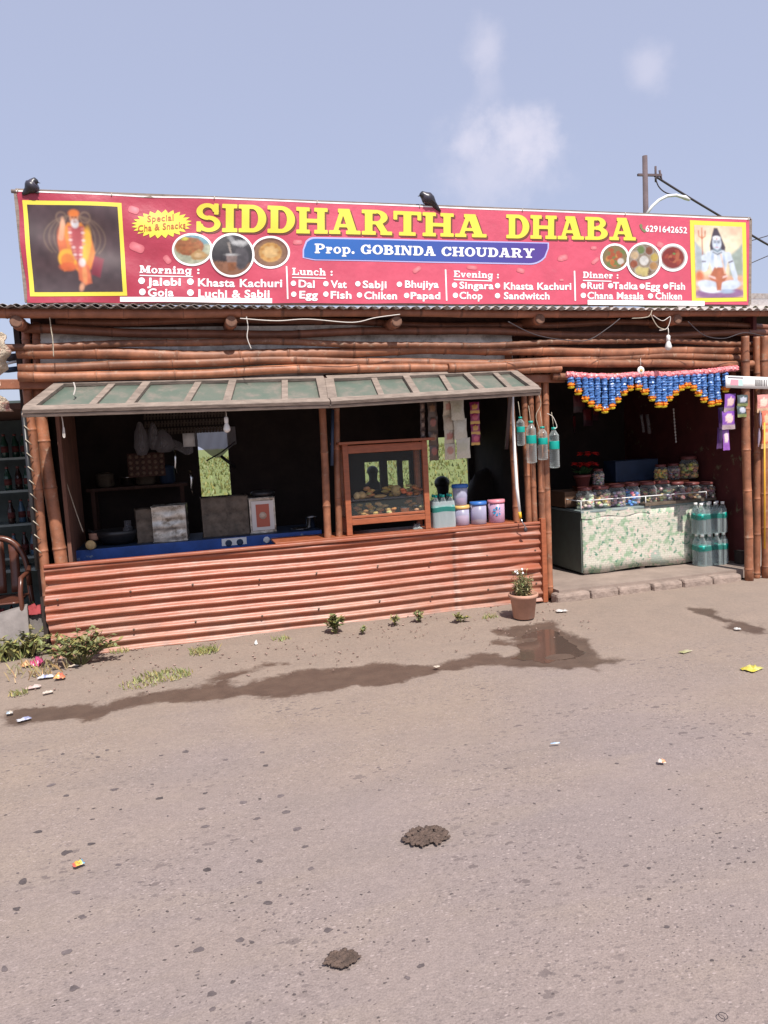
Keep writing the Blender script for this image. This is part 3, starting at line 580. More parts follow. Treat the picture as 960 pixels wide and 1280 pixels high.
GL = {
 'I': (.54, _U(_R(.13, 0, .41, 1), *slabs(0, .54))),
 'D': (.98, _U(_R(.11, 0, .38, 1), *slabs(0, .3), _R(.3, 0, .5, T), _R(.3, 1-T, .5, 1), _E(.48, .5, .5, .5, .29, T, rgt(.46)))),
 'H': (1.12, _U(_R(.11, 0, .37, 1), _R(.75, 0, 1.01, 1), *slabs(0, .48), *slabs(.64, .48), _R(.3, .42, .8, .57))),
 'A': (1.12, _U(_L(.20, 0, .50, 1, .17), _L(.87, 0, .58, 1, .30), _R(0, 0, .40, T), _R(.60, 0, 1.12, T), _R(.3, .27, .75, .40), _R(.32, 1-T, .64, 1))),
 'R': (1.08, _U(_R(.11, 0, .38, 1), *slabs(0, .5, (0,)), *slabs(0, .3, (1,)), _R(.3, 1-T, .52, 1), _R(.3, .42, .54, .55), _E(.52, .71, .40, .29, .25, .13, rgt(.48)), _L(.86, .02, .58, .5, .27), _R(.66, 0, 1.08, T))),
 'T': (1.0, _U(_R(.36, 0, .64, 1), _R(0, 1-T, 1, 1), _R(0, .64, .14, 1), _R(.86, .64, 1, 1), _R(.2, 0, .8, T))),
 'B': (.98, _U(_R(.11, 0, .38, 1), *slabs(0, .3), _R(.3, 1-T, .52, 1), _R(.3, .45, .54, .58), _R(.3, 0, .52, T), _E(.50, .74, .38, .26, .25, .13, rgt(.46)), _E(.50, .29, .46, .29, .28, .14, rgt(.46)))),
 'P': (.98, _U(_R(.11, 0, .38, 1), *slabs(0, .5, (0,)), *slabs(0, .3, (1,)), _R(.3, 1-T, .52, 1), _R(.3, .38, .54, .51), _E(.52, .69, .44, .31, .27, .13, rgt(.48)))),
 'S': (.90, _U(_E(.43, .715, .40, .285, .22, .14, lambda X, Y: np.minimum(X-.43, .715-Y)*1.0 if False else -np.maximum(.43-X, Y-.715)), _E(.46, .29, .43, .29, .22, .14, lambda X, Y: -np.maximum(X-.43, .29-Y)), _R(.66, .62, .82, 1), _R(.03, 0, .19, .37))),
 'O': (1.0, _E(.5, .5, .5, .5, .28, .14)),
 'C': (.96, _U(_S(_E(.5, .5, .5, .5, .28, .14), _R(.6, .34, 1.1, .68)), _R(.76, .6, .92, 1))),
 'G': (1.05, _U(_S(_E(.5, .5, .5, .5, .28, .14), _R(.6, .40, 1.1, .68)), _R(.76, .62, .92, 1), _R(.70, .06, .96, .45), _R(.58, .34, 1.05, .46))),
 'N': (1.12, _U(_R(.11, 0, .27, 1), _R(.83, 0, .99, 1), _L(.25, 1, .87, 0, .3), *slabs(0, .42, (0,)), *slabs(0, .3, (1,)), *slabs(.70, .42, (1,)))),
 'U': (1.08, _U(_R(.11, .3, .37, 1), _R(.78, .3, .94, 1), *slabs(0, .48, (1,)), *slabs(.64, .44, (1,)), _E(.525, .34, .415, .34, .25, .15, lambda X, Y: Y-.34))),
 'Y': (1.08, _U(_L(.54, .4, .24, 1, .28), _L(.56, .4, .86, 1, .18), _R(.40, 0, .68, .46), _R(.24, 0, .84, T), *slabs(0, .46, (1,)), *slabs(.66, .42, (1,)))),
 'M': (1.3, _U(_R(.11, 0, .28, 1), _R(.92, 0, 1.19, 1), _L(.28, 1, .62, .1, .26), _L(.98, 1, .64, .1, .16), *slabs(0, .40, (0,)), *slabs(.8, .5, (0,)), *slabs(0, .25, (1,)), *slabs(1.05, .25, (1,)))),
 'L': (.92, _U(_R(.11, 0, .38, 1), *slabs(0, .5), _R(.2, 0, .92, T), _R(.78, 0, .92, .4))),
 'E': (.96, _U(_R(.11, 0, .38, 1), _R(0, 0, .94, T), _R(0, 1-T, .9, 1), _R(.78, 0, .94, .36), _R(.76, .66, .9, 1), _R(.3, .43, .66, .57))),
 'o': (.74, _E(.37, .35, .36, .36, .2, .13)),
 'r': (.66, _U(_R(.1, 0, .34, .68), _R(0, 0, .46, .13), _R(0, .56, .3, .68), _E(.46, .50, .17, .18))),
 'n': (.88, _U(_R(.1, 0, .33, .68), _R(.56, 0, .79, .48), _R(0, 0, .42, .13), _R(.48, 0, .88, .13), _R(0, .56, .3, .68), _E(.50, .44, .29, .26, .22, .14, lambda X, Y: .42-Y))),
 'h': (.88, _U(_R(.1, 0, .33, 1), _R(.56, 0, .79, .48), _R(0, 0, .42, .13), _R(.48, 0, .88, .13), _R(0, .87, .3, 1), _E(.50, .44, .29, .26, .22, .14, lambda X, Y: .42-Y))),
 'i': (.44, _U(_R(.1, 0, .34, .68), _R(0, 0, .44, .13), _R(0, .56, .3, .68), _E(.22, .87, .14, .14))),
 'u': (.88, _U(_R(.1, .2, .33, .68), _R(.56, 0, .79, .68), _R(0, .56, .3, .68), _R(.46, .56, .7, .68), _R(.6, 0, .88, .13), _E(.44, .25, .33, .26, .22, .13, lambda X, Y: Y-.27))),
 'c': (.70, _S(_E(.37, .35, .36, .36, .2, .13), _R(.44, .2, .9, .45))),
 'e': (.72, _U(_S(_E(.37, .35, .36, .36, .2, .12), _R(.44, .13, .9, .31)), _R(.15, .30, .72, .41))),
 'v': (.82, _U(_L(.38, 0, .16, .66, .24), _L(.44, 0, .66, .66, .16), _R(0, .56, .38, .68), _R(.50, .56, .82, .68))),
 'g': (.78, _U(_E(.33, .38, .32, .32, .18, .12), _R(.5, -.05, .72, .66), _R(.5, .56, .78, .68), _E(.38, -.06, .34, .22, .2, .12, lambda X, Y: Y+.04), _R(.1, .0, .5, .06))),
 'p': (.84, _U(_R(.1, -.3, .33, .68), _R(0, -.3, .44, -.18), _R(0, .56, .3, .68), _E(.44, .34, .38, .36, .22, .13, rgt(.3)))),
 '.': (.34, _E(.16, .13, .14, .14)), ':': (.40, _U(_E(.2, .13, .14, .14), _E(.2, .55, .14, .14))), ' ': (.42, None),
}
def polys(f, w, n, y0=-.32, y1=1.02):
    """marching squares of mask f on a grid; returns list of polygons in glyph units"""
    h = 1.0/n; X0 = np.arange(-h, w+2*h, h); Y0 = np.arange(y0, y1+h, h); X, Y = np.meshgrid(X0, Y0); D = f(X, Y); res = []
    for j in range(len(Y0)-1):
        run = None
        for i in range(len(X0)-1):
            c = [(X0[i], Y0[j], D[j, i]), (X0[i+1], Y0[j], D[j, i+1]), (X0[i+1], Y0[j+1], D[j+1, i+1]), (X0[i], Y0[j+1], D[j+1, i])]
            k = sum(1 for q in c if q[2] < 0)
            if k == 4:
                if run is None: run = i
                if i-run < 5: continue
                res.append([(X0[run], Y0[j]), (X0[i+1], Y0[j]), (X0[i+1], Y0[j+1]), (X0[run], Y0[j+1])]); run = None; continue
            if run is not None:
                res.append([(X0[run], Y0[j]), (X0[i], Y0[j]), (X0[i], Y0[j+1]), (X0[run], Y0[j+1])]); run = None
            if k:
                pl = []
                for a, b in zip(c, c[1:]+c[:1]):
                    if a[2] < 0: pl.append(a[:2])
                    if (a[2] < 0) != (b[2] < 0):
                        t = a[2]/(a[2]-b[2]); pl.append((a[0]+(b[0]-a[0])*t, a[1]+(b[1]-a[1])*t))
                if len(pl) > 2: res.append(pl)
    return res
CACHE = {}
def slab_text(txt, q, mb, layer, n=30, gap=.05, dx=0, dy=0):
    """q = (x0,y0base,x1,y1base,h0,h1) in photo pixels on the banner plane"""
    x0, y0, x1, y1, h0, h1 = q; tot = sum(GL[c][0]+gap for c in txt)-gap; u = 0
    for c in txt:
        w, f = GL[c]
        if f:
            if (c, n) not in CACHE: CACHE[(c, n)] = polys(f, w, n)
            for pl in CACHE[(c, n)]:
                i = mb.vs([BN(*(lambda t, yy: (x0+(x1-x0)*t+dx, y0+(y1-y0)*t-yy*(h0+(h1-h0)*t)+dy))((u+a)/tot, b), layer) for a, b in pl]); mb.face(range(i, i+len(pl)))
        u += w+gap
def sans(txt, q, mb, layer, bold=.022, italic=0, mapper=None):
    cu = bpy.data.curves.new('t', 'FONT'); cu.body = txt; cu.size = 1; cu.offset = bold; cu.space_character = 1.06; cu.resolution_u = 3; cu.shear = italic
    o = bpy.data.objects.new('t', cu); COL.objects.link(o); dg = bpy.context.evaluated_depsgraph_get(); me = bpy.data.meshes.new_from_object(o.evaluated_get(dg))
    v = np.array([p.co[:2] for p in me.vertices]); x0, y0, x1, y1, h0, h1 = q; a, b = v[:, 0].min(), v[:, 0].max(); CAPH = .70
    pts = []
    for x, y in v:
        t = (x-a)/(b-a); px, py = x0+(x1-x0)*t, y0+(y1-y0)*t-y/CAPH*(h0+(h1-h0)*t); pts.append(mapper(px, py) if mapper else BN(px, py, layer))
    i = mb.vs(pts)
    for p in me.polygons: mb.face([i+k for k in p.vertices])
    bpy.data.objects.remove(o); bpy.data.meshes.remove(me)
def disc(mb, x, y, r, layer, ry=None, n=24):
    i = mb.vs([BN(x+r*math.cos(2*math.pi*k/n), y+(ry or r)*math.sin(2*math.pi*k/n), layer) for k in range(n)]); mb.face(range(i, i+n))

MAIN = [('SIDDHARTHA', (244.5, 289.5, 608, 297, 35.5, 28.5)), ('DHABA', (632.5, 298, 794, 301, 30, 28))]
s1, s2 = MB(), MB()
for t_, q in MAIN: slab_text(t_, q, s1, 3, 40, .045); slab_text(t_, q, s2, 1.5, 40, .045, 2.2, 2.0)
so_ = s2.build('drop_shadow_print', M['shadow_print'], sign); s1.build('title_lettering', M['yellow'], sign)

# proprietor plate: two opposite corners cut round
PQ = ((380, 298.5), (684.5, 304.5), (684, 329), (380, 324))
def plate(mb, q, layer, grow, colfn):
    nU, nV = 60, 14
    for k in range(nU):
        for j in range(1):
            pass
    def edge(u):    # top and bottom v limits, rounded ends
        L, Rr = .045, .075; lo, hi = 0., 1.
        if u < L: hi = 1-.55*(1-math.sqrt(max(0, 1-((L-u)/L)**2))); lo = .1*(1-u/L)
        if u > 1-Rr: s_ = (u-1+Rr)/Rr; lo = .75*(1-math.sqrt(max(0, 1-s_*s_)))
        return lo, hi
    def fn(a, b):
        lo, hi = edge(a); x, y = bil(q, a, lo+(hi-lo)*b)
        cx, cy = 532, 314; return BN(cx+(x-cx)*(1+grow/152), cy+(y-cy)*(1+grow/13), layer)
    mb.grid(fn, 80, 6, colfn)
pl_ = MB(); plate(pl_, PQ, 1.2, 1.8, lambda u, v: (.42, .42, .72)); po = pl_.build('name_plate', M['print_'], sign)
pl_ = MB(); plate(pl_, PQ, 2.2, 0, lambda u, v: (.02+.07*u*u, .125-.08*u, .42-.17*u)); pf = pl_.build('plate_field', M['print_'], po)
w_ = MB(); slab_text('Prop. GOBINDA CHOUDARY', (393, 317, 668, 322.5, 12, 11.5), w_, 3.2, 22, .07); w_.build('plate_lettering', M['white'], po)

# menu headings
for t_, q in (('Morning :', (174.5, 341, 250, 342.5, 9.5, 9.5)), ('Lunch :', (365, 344, 416, 345, 9, 9)), ('Evening :', (567, 346.5, 624, 348, 8.3, 8.3)), ('Dinner :', (728.5, 347.5, 773, 348.5, 8, 8))):
    hd = MB(); slab_text(t_, q, hd, 1.5, 18, .08)
    xe = q[2]-9; hd.grid(lambda u, v: BN(q[0]+(xe-q[0])*u, q[1]+(q[3]-q[1])*u+2.6+1.2*v, 1.5), 12, 1)
    hd.build('heading_lettering', M['white'], sign)
menu = [('Jalebi', 177, 351, 184, 357, 226, 357, 9.2), ('Khasta Kachuri', 238, 352, 247.5, 357.5, 352.5, 359, 9), ('Goja', 178, 365, 185, 370.5, 217, 370.5, 9), ('Luchi & Sabji', 238, 366, 248, 371.3, 337, 372, 9),
        ('Dal', 366.5, 354.5, 373, 359.2, 393, 360, 8.5), ('Vat', 407, 355, 413, 360, 433, 360.2, 8.5), ('Sabji', 447, 355, 453, 360, 483, 360.3, 8.3), ('Bhujiya', 499, 355.5, 506, 359.5, 548, 359.8, 8.2),
        ('Egg', 367, 368, 374, 373, 397, 373.2, 8.5), ('Fish', 407, 368, 413, 373.3, 439, 373.6, 8.5), ('Chiken', 449, 369, 455, 373.8, 496, 374.2, 8.5), ('Papad', 508, 369.5, 513, 373.8, 550, 374, 8),
        ('Singara', 568, 356.5, 574, 360.8, 617, 361.3, 8), ('Khasta Kachuri', 622, 357, 630, 361.5, 714, 362, 8), ('Chop', 569, 369.3, 574, 373.5, 603, 373.8, 8), ('Sandwitch', 622, 369.5, 630, 373.6, 687, 374, 8),
        ('Ruti', 729, 357.3, 734, 361, 754, 361.3, 8), ('Tadka', 763, 357.3, 766, 361.2, 797, 361.6, 8), ('Egg', 802.5, 358, 807, 361.8, 825, 362, 8), ('Fish', 832, 358, 837, 361.7, 856, 362, 8),
        ('Chana Masala', 729, 369.3, 734, 373.5, 804.5, 374.2, 8), ('Chiken', 813, 370, 819, 374, 852, 374.4, 8)]
for t_, bx, by, x0, y0, x1, y1, h in menu:
    mn = MB(); disc(mn, bx, by, 4.1 if bx < 300 else 3.3, 1.4); sans(t_, (x0, y0, x1, y1, h*1.06, h*1.06), mn, 1.5, .028); mn.build('menu_item_lettering', M['white'], sign)
for x0, y0, x1, y1 in ((358, 333, 359.5, 374), (556.8, 337, 558, 376), (718, 338.5, 719, 376)):
    mn = MB(); mn.grid(lambda u, v: BN(x0+(x1-x0)*v-.9+1.8*u, y0+(y1-y0)*v, 1.5), 1, 10); mn.build('column_rule', M['white'], sign)
ph = MB(); sans('6291642652', (806.5, 289.5, 859, 291.5, 7.6, 7.6), ph, 1.5, .02); ph.build('telephone_number', M['white'], sign)
ph = MB(); pts = [(799, 281), (801, 279.5), (803, 282.5), (802, 284), (804, 287), (806, 287), (807.5, 289.5), (805.5, 291), (802, 288.5), (799.5, 284.5)]
i = ph.vs([BN(x, y, 1.5) for x, y in pts]); ph.face(range(i, i+len(pts))); ph.build('telephone_mark', mat('phone_green', (.18, .2, .09), .4), sign)
# starburst
st = MB(); n = 48
def burst(u, v):
    k = u*n; e = 31+7*(1-abs((k % 2)-1)); f = 14+4.5*(1-abs((k % 2)-1)); a = 2*math.pi*u
    return BN(202+e*v*math.cos(a), 280+f*v*math.sin(a)-.04*e*v*math.cos(a), 1.3)
st.grid(burst, 96, 8)
st_o = st.build('starburst', M['yellow'], sign)
tx = MB(); sans('Special', (184, 277.5, 217, 275.5, 8.2, 8.2), tx, 3, .016); sans('Cha & Snacks', (172.5, 290, 232, 285, 8.2, 8.2), tx, 3, .014); tx.build('burst_lettering', M['red_print'], st_o)

# --- printed pictures as vertex-coloured sheets
def sst(a, b, x): t = np.clip((x-a)/(b-a), 0, 1); return t*t*(3-2*t)
class Pic:
    def __init__(s, w, h, asp):
        s.U, s.V = np.meshgrid(np.linspace(0, 1, w), np.linspace(0, 1, h)); s.U = s.U*asp; s.C = np.zeros((h, w, 3)); s.e = 1.6/h; s.asp = asp
    def lay(s, d, col, a=1.0, e=None): m = (1-sst(-(e or s.e), (e or s.e), d))*a; s.C = s.C*(1-m[..., None])+np.array(col)*m[..., None]; return s
    def ell(s, cx, cy, rx, ry, col, ang=0, a=1, e=None):
        x, y = s.U-cx, s.V-cy; c, n = math.cos(ang), math.sin(ang); x, y = x*c+y*n, -x*n+y*c
        return s.lay((np.sqrt((x/rx)**2+(y/ry)**2)-1)*min(rx, ry), col, a, e)
    def poly(s, pts, col, a=1, e=None): return s.lay(sdpoly(s.U, s.V, pts), col, a, e)
    def line(s, pts, w, col, a=1):
        d = np.full(s.U.shape, 9.)
        for (ax, ay), (bx, by) in zip(pts, pts[1:]):
            ex, ey = bx-ax, by-ay; t = np.clip(((s.U-ax)*ex+(s.V-ay)*ey)/(ex*ex+ey*ey+1e-9), 0, 1); d = np.minimum(d, np.hypot(s.U-ax-t*ex, s.V-ay-t*ey))
        return s.lay(d-w, col, a)
    def tex(s, sc, amt, seed): s.C *= (1+amt*(vnoise(s.U, s.V, sc, seed)-.5))[..., None]; return s
    def mesh(s, name, fn, parent):
        h, w = s.U.shape; mb = MB(); mb.usecol = True; s.C = np.clip(s.C, 0, 1)*.82
        for j in range(h):
            for i in range(w): mb.v.append(tuple(fn(i/(w-1), j/(h-1)))); mb.c.append(tuple(s.C[j, i]))
        for j in range(h-1):
            for i in range(w-1):
                a = j*w+i; mb.face((a, a+1, a+w+1, a+w), True)
        return mb.build(name, M['print_'], parent)
    def meshdisc(s, name, cx, cy, rx, ry, layer, parent):   # polar sheet sampling the square picture
        s.C = np.clip(s.C, 0, 1)*.62; h, w = s.U.shape; mb = MB(); mb.usecol = True; nr_, na = 22, 56; 
        for r in range(nr_+1):
            for k in range(na):
                a = 2*math.pi*k/na; u, v = .5+.5*r/nr_*math.cos(a), .5+.5*r/nr_*math.sin(a)
                mb.v.append(tuple(BN(cx+rx*r/nr_*math.cos(a), cy-ry*r/nr_*math.sin(a), layer))); mb.c.append(tuple(s.C[min(h-1, int(v*(h-1)+.5)), min(w-1, int(u*(w-1)+.5))]))
        for r in range(nr_):
            for k in range(na): mb.face((r*na+k, r*na+(k+1) % na, (r+1)*na+(k+1) % na, (r+1)*na+k), True)
        return mb.build(name, M['print_'], parent)
rg = random.Random(5)
# left portrait: seated bearded man in orange robes on a dark carved throne
LQ = ((27.7, 250), (151.7, 253.5), (159, 369.5), (37.7, 370.5)); LI = ((33.5, 255.5), (147, 258.5), (153.6, 364.5), (43, 365))
b_ = MB(); b_.grid(lambda u, v: BN(*bil(LQ, u, v), 1.2), 16, 16); b_o = b_.build('picture_border', M['yellow'], sign)
p = Pic(96, 92, 1.06); p.C[:] = (.075, .045, .05); p.tex(7, .5, 3)
p.lay(p.V-.24, (.085, .06, .065), .7, .1)
p.ell(.53, .6, .36, .34, (.10, .06, .06), e=.1)
for sx in (-1, 1):
    for k in range(3): p.line([(.53+sx*(.24+.06*k)*math.cos(t), .62+.26*math.sin(t)) for t in np.linspace(-.7, 1.5, 14)], .006, (.22, .15, .11), .7)
    p.line([(.53+sx*(.14+.06*math.cos(t)), .86+.06*math.sin(t)) for t in np.linspace(0, 6, 16)], .007, (.26, .17, .12), .8)
p.poly([(.70, .44), (.86, .38), (.80, .16), (.70, .2)], (.22, .03, .05))
p.poly([(.38, .70), (.46, .80), (.62, .80), (.72, .66), (.76, .46), (.70, .26), (.58, .20), (.50, .28), (.38, .24), (.34, .40)], (.72, .24, .05))
p.ell(.66, .55, .055, .2, (.82, .45, .06), -.15); p.ell(.38, .54, .05, .18, (.66, .16, .06), .1)
p.line([(.37, .62), (.40, .78)], .03, (.72, .36, .22)); p.ell(.405, .81, .022, .045, (.75, .42, .28))
p.ell(.43, .38, .11, .115, (.80, .42, .05)); p.ell(.43, .36, .08, .08, (.72, .22, .05)); p.ell(.43, .29, .1, .05, (.66, .14, .05))
p.poly([(.54, .36), (.68, .30), (.70, .10), (.62, .08), (.55, .14)], (.66, .17, .08)); p.ell(.62, .2, .03, .1, (.75, .3, .12))
p.ell(.575, .055, .028, .05, (.66, .33, .2), -.3)
p.poly([(.46, .76), (.64, .76), (.60, .40), (.55, .34), (.49, .44)], (.45, .09, .10))
for sx in (-1, 1):
    for k in range(9): p.ell(.555+sx*(.075-.006*k*(k > 4)), .73-.043*k, .017, .013, (.85, .62, .60) if k % 2 else (.7, .25, .2))
p.ell(.54, .85, .052, .065, (.62, .30, .18)); p.ell(.54, .905, .062, .045, (.80, .22, .05)); p.ell(.545, .79, .045, .05, (.72, .70, .72)); p.ell(.545, .81, .02, .01, (.5, .25, .2))
p.ell(.522, .862, .008, .006, (.05, .03, .03)); p.ell(.56, .862, .008, .006, (.05, .03, .03)); p.ell(.54, .842, .007, .014, (.5, .22, .13))
p.ell(.60, .34, .04, .05, (.80, .62, .6)); p.tex(16, .35, 8)
p.mesh('printed_picture', lambda u, v: BN(*bil(LI, u, v), 2.2), b_o)
# right portrait: pale blue seated figure with trident
RQ = ((862.6, 275), (932.5, 278), (934, 376.5), (864.5, 378)); RI = ((868, 281), (927.5, 283.5), (929.5, 371.5), (869.5, 372.5))
b_ = MB(); b_.grid(lambda u, v: BN(*bil(RQ, u, v), 1.2), 12, 16); b_o = b_.build('picture_border', M['yellow'], sign)
p = Pic(72, 104, .70); p.C[:] = (.80, .66, .44); p.ell(.33, .75, .3, .25, (.86, .80, .60), e=.15); p.ell(.6, .95, .2, .1, (.8, .48, .36), e=.1, a=.7); p.ell(.08, .92, .15, .1, (.8, .5, .4), e=.1, a=.7)
p.poly([(0, .78), (.08, .70), (.16, .60), (.2, .4), (0, .35)], (.30, .40, .50), .8, .03); p.poly([(.7, .76), (.58, .64), (.5, .58), (.5, .3), (.7, .3)], (.22, .33, .33), .8, .03)
p.poly([(0, .3), (.7, .3), (.7, 0), (0, 0)], (.62, .30, .20), .8, .05); p.ell(.06, .3, .06, .07, (.65, .2, .1), e=.03); p.ell(.35, .06, .38, .08, (.30, .16, .30))
p.line([(.115, .5), (.11, .86)], .007, (.45, .15, .09)); p.line([(.06, .92), (.065, .85), (.11, .82), (.155, .85), (.16, .92)], .007, (.5, .17, .08)); p.line([(.11, .82), (.11, .96)], .008, (.5, .17, .08))
sk, sk2 = (.62, .70, .80), (.40, .50, .66)
p.poly([(.22, .72), (.26, .88), (.29, .97), (.34, .97), (.38, .88), (.45, .70), (.42, .56), (.24, .56)], (.075, .06, .08))
p.poly([(.18, .60), (.24, .66), (.42, .66), (.50, .60), (.44, .34), (.40, .24), (.28, .24), (.25, .36)], sk)
p.ell(.255, .57, .025, .05, sk2); p.ell(.42, .5, .02, .1, sk2)
p.line([(.20, .60), (.15, .44), (.13, .40)], .04, sk); p.line([(.14, .40), (.125, .56)], .032, sk); p.line([(.49, .60), (.53, .48), (.58, .30)], .038, sk); p.line([(.58, .30), (.60, .2)], .03, sk)
p.line([(.495, .49), (.545, .51)], .009, (.12, .09, .14)); p.line([(.11, .5), (.15, .5)], .008, (.12, .09, .14))
p.poly([(.28, .42), (.42, .42), (.46, .28), (.38, .12), (.30, .12), (.20, .28)], (.50, .17, .09)); p.line([(.2, .30), (.32, .26), (.46, .30)], .013, (.85, .62, .58))
p.ell(.19, .17, .17, .07, sk, -.15); p.ell(.50, .17, .17, .07, sk, .15); p.ell(.22, .11, .16, .045, (.74, .80, .86), -.08); p.ell(.46, .085, .1, .03, sk2); p.poly([(.29, .3), (.40, .3), (.37, .1), (.31, .1)], (.50, .17, .09))
p.ell(.325, .755, .066, .095, sk); p.ell(.325, .83, .055, .03, (.78, .82, .88)); p.line([(.28, .67), (.33, .64), (.38, .67)], .012, (.2, .28, .34)); p.line([(.27, .63), (.33, .60), (.39, .63)], .009, (.18, .2, .24))
for sx in (-1, 1): p.ell(.325+sx*.026, .765, .013, .006, (.06, .06, .10)); p.line([(.325+sx*.012, .785), (.325+sx*.042, .787)], .004, (.08, .08, .12))
p.ell(.325, .735, .008, .02, sk2); p.ell(.325, .70, .016, .006, (.5, .2, .25)); p.ell(.325, .822, .006, .012, (.5, .12, .1)); p.line([(.285, .835), (.365, .835)], .004, (.9, .9, .92))
p.line([(.38, .60), (.41, .45), (.43, .34)], .008, (.8, .55, .4)); p.line([(.30, .58), (.31, .42)], .01, (.85, .75, .65)); p.tex(20, .25, 4)
p.mesh('printed_picture', lambda u, v: BN(*bil(RI, u, v), 2.2), b_o)
# food pictures
def food(cx, cy, rx, ry, fn, layer, lab):
    r_ = MB(); r_.grid(lambda u, v: BN(cx+(rx-2.6*v)*math.cos(6.2832*u), cy+(ry-2.6*v)*math.sin(6.2832*u), layer+.9), 56, 1); ro = r_.build('food_picture', M['white'], sign); ro['label'] = lab
    p = Pic(64, 64, 1.0); fn(p); p.meshdisc('food_print', cx, cy, rx-1.5, ry-1.5, layer+.8, ro)
def f1(p):
    p.C[:] = (.55, .58, .42); p.ell(.62, .85, .5, .2, (.22, .42, .5)); p.ell(.42, .6, .38, .3, (.42, .15, .06))
    for k in range(16): p.ell(rg.uniform(.15, .7), rg.uniform(.42, .85), .1, .05, (rg.uniform(.35, .55), .18, .07), rg.uniform(-1, 1), .7)
    p.ell(.3, .85, .08, .06, (.7, .65, .1)); p.poly([(.45, .32), (.66, .52), (.92, .30), (.8, .16), (.5, .16)], (.62, .38, .16)); p.ell(.65, .3, .1, .08, (.74, .52, .28)); p.tex(14, .5, 2)
def f2(p):
    p.C[:] = (.05, .045, .05); p.poly([(0, .35), (1, .3), (1, 0), (0, 0)], (.36, .17, .10)); p.ell(.72, .42, .17, .28, (.10, .09, .10)); 
    p.line([(.42, .98), (.55, .78), (.75, .74), (.95, .84)], .05, (.35, .35, .36)); p.line([(.42, .78), (.47, .55)], .018, (.45, .38, .33)); p.ell(.7, .80, .18, .05, (.6, .6, .6))
    p.poly([(.36, .5), (.62, .5), (.58, .1), (.40, .1)], (.30, .22, .20)); p.poly([(.375, .32), (.605, .32), (.58, .1), (.40, .1)], (.33, .13, .06)); p.ell(.49, .5, .13, .025, (.6, .6, .6)); p.tex(16, .5, 7)
def f3(p):
    p.C[:] = (.22, .10, .07); p.ell(.5, .48, .44, .42, (.32, .17, .10)); p.ell(.5, .5, .31, .32, (.72, .40, .12)); p.ell(.5, .52, .22, .2, (.80, .52, .22)); 
    for k in range(14): p.ell(.5+.24*math.cos(k*.9), .5+.25*math.sin(k*.9), .06, .04, (.6, .28, .07), k, .7)
    p.tex(13, .4, 5)
def f4(p):
    p.C[:] = (.16, .12, .06); p.ell(.5, .5, .46, .46, (.30, .22, .10))
    for k in range(26): p.ell(rg.uniform(.2, .8), rg.uniform(.2, .8), .11, .08, rg.choice([(.62, .2, .06), (.72, .34, .1), (.5, .12, .05), (.2, .26, .08)]), rg.uniform(0, 3))
    p.ell(.72, .35, .12, .12, (.8, .75, .68))
def f5(p):
    p.C[:] = (.22, .15, .10); p.ell(.5, .5, .47, .47, (.36, .28, .2))
    for k, c in enumerate([(.6, .45, .12), (.28, .1, .05), (.2, .28, .1), (.68, .5, .3), (.4, .12, .06), (.75, .62, .25), (.2, .12, .08), (.55, .3, .12)]):
        a = k*2*math.pi/8+.3; p.ell(.5+.33*math.cos(a), .5+.33*math.sin(a), .14, .14, (.5, .46, .42)); p.ell(.5+.33*math.cos(a), .5+.33*math.sin(a), .12, .12, c)
    p.ell(.5, .5, .14, .14, (.82, .8, .76)); p.poly([(.4, .3), (.65, .3), (.6, .05), (.42, .05)], (.72, .6, .25)); p.tex(14, .4, 9)
def f6(p):
    p.C[:] = (.72, .68, .66); p.ell(.5, .5, .42, .42, (.30, .05, .04))
    for k in range(18): p.ell(rg.uniform(.25, .75), rg.uniform(.25, .75), .1, .06, rg.choice([(.45, .08, .05), (.28, .04, .03), (.55, .16, .08)]), rg.uniform(0, 3))
    p.ell(.55, .65, .05, .04, (.2, .35, .1))
food(240.5, 312, 25.5, 20.5, f1, 1.2, 'oval picture of brown fried snacks'); food(338, 315.5, 24.5, 20.5, f3, 1.2, 'oval picture of a yellow sweet'); food(290, 319, 28, 27.5, f2, 2.4, 'round picture of tea poured into a glass')
food(768, 322, 18, 17.5, f4, 1.2, 'round picture of an orange curry'); food(841, 322, 18.5, 17.5, f6, 1.2, 'round picture of a dark red curry'); food(804.5, 326, 22, 23, f5, 2.4, 'round picture of a platter of small bowls')
for x, y, w, h, a in ((167, 262, 7, 6, .3), (171, 309, 10, 7, .4), (209, 324, 6, 5, .9), (372, 303, 6, 4, 0), (521, 337, 6, 4, -.6), (590, 334.5, 7, 3.5, .1), (651, 338, 5.5, 4, .3), (704, 322, 6, 5, -.2), (744, 326, 6, 3.5, -.7), (701, 323.5, 4, 4, .2), (825, 306, 5, 5, .4), (702, 350, 3, 2, 0), (742, 310, 4, 3, 0)):
    pt_ = MB(); n = 16; c_, s_ = math.cos(a), math.sin(a)
    def sh_(t, k): rx = w*k*math.cos(t); ry = h*k*math.sin(t)*(1+.25*math.cos(2*t)); return BN(x+rx*c_-ry*s_, y+rx*s_+ry*c_, 1.1+.5*(1-k))
    pt_.paint((1.15, 1.9, 1.7)); ctr = pt_.vs([BN(x+w*.2, y-h*.2, 1.4)]); pt_.paint((.9, .9, .9)); r0 = pt_.vs([sh_(2*math.pi*k/n, 1) for k in range(n)])
    for k in range(n): pt_.face((ctr, r0+k, r0+(k+1) % n))
    pt_.build('petal_print', M['petal'], sign)
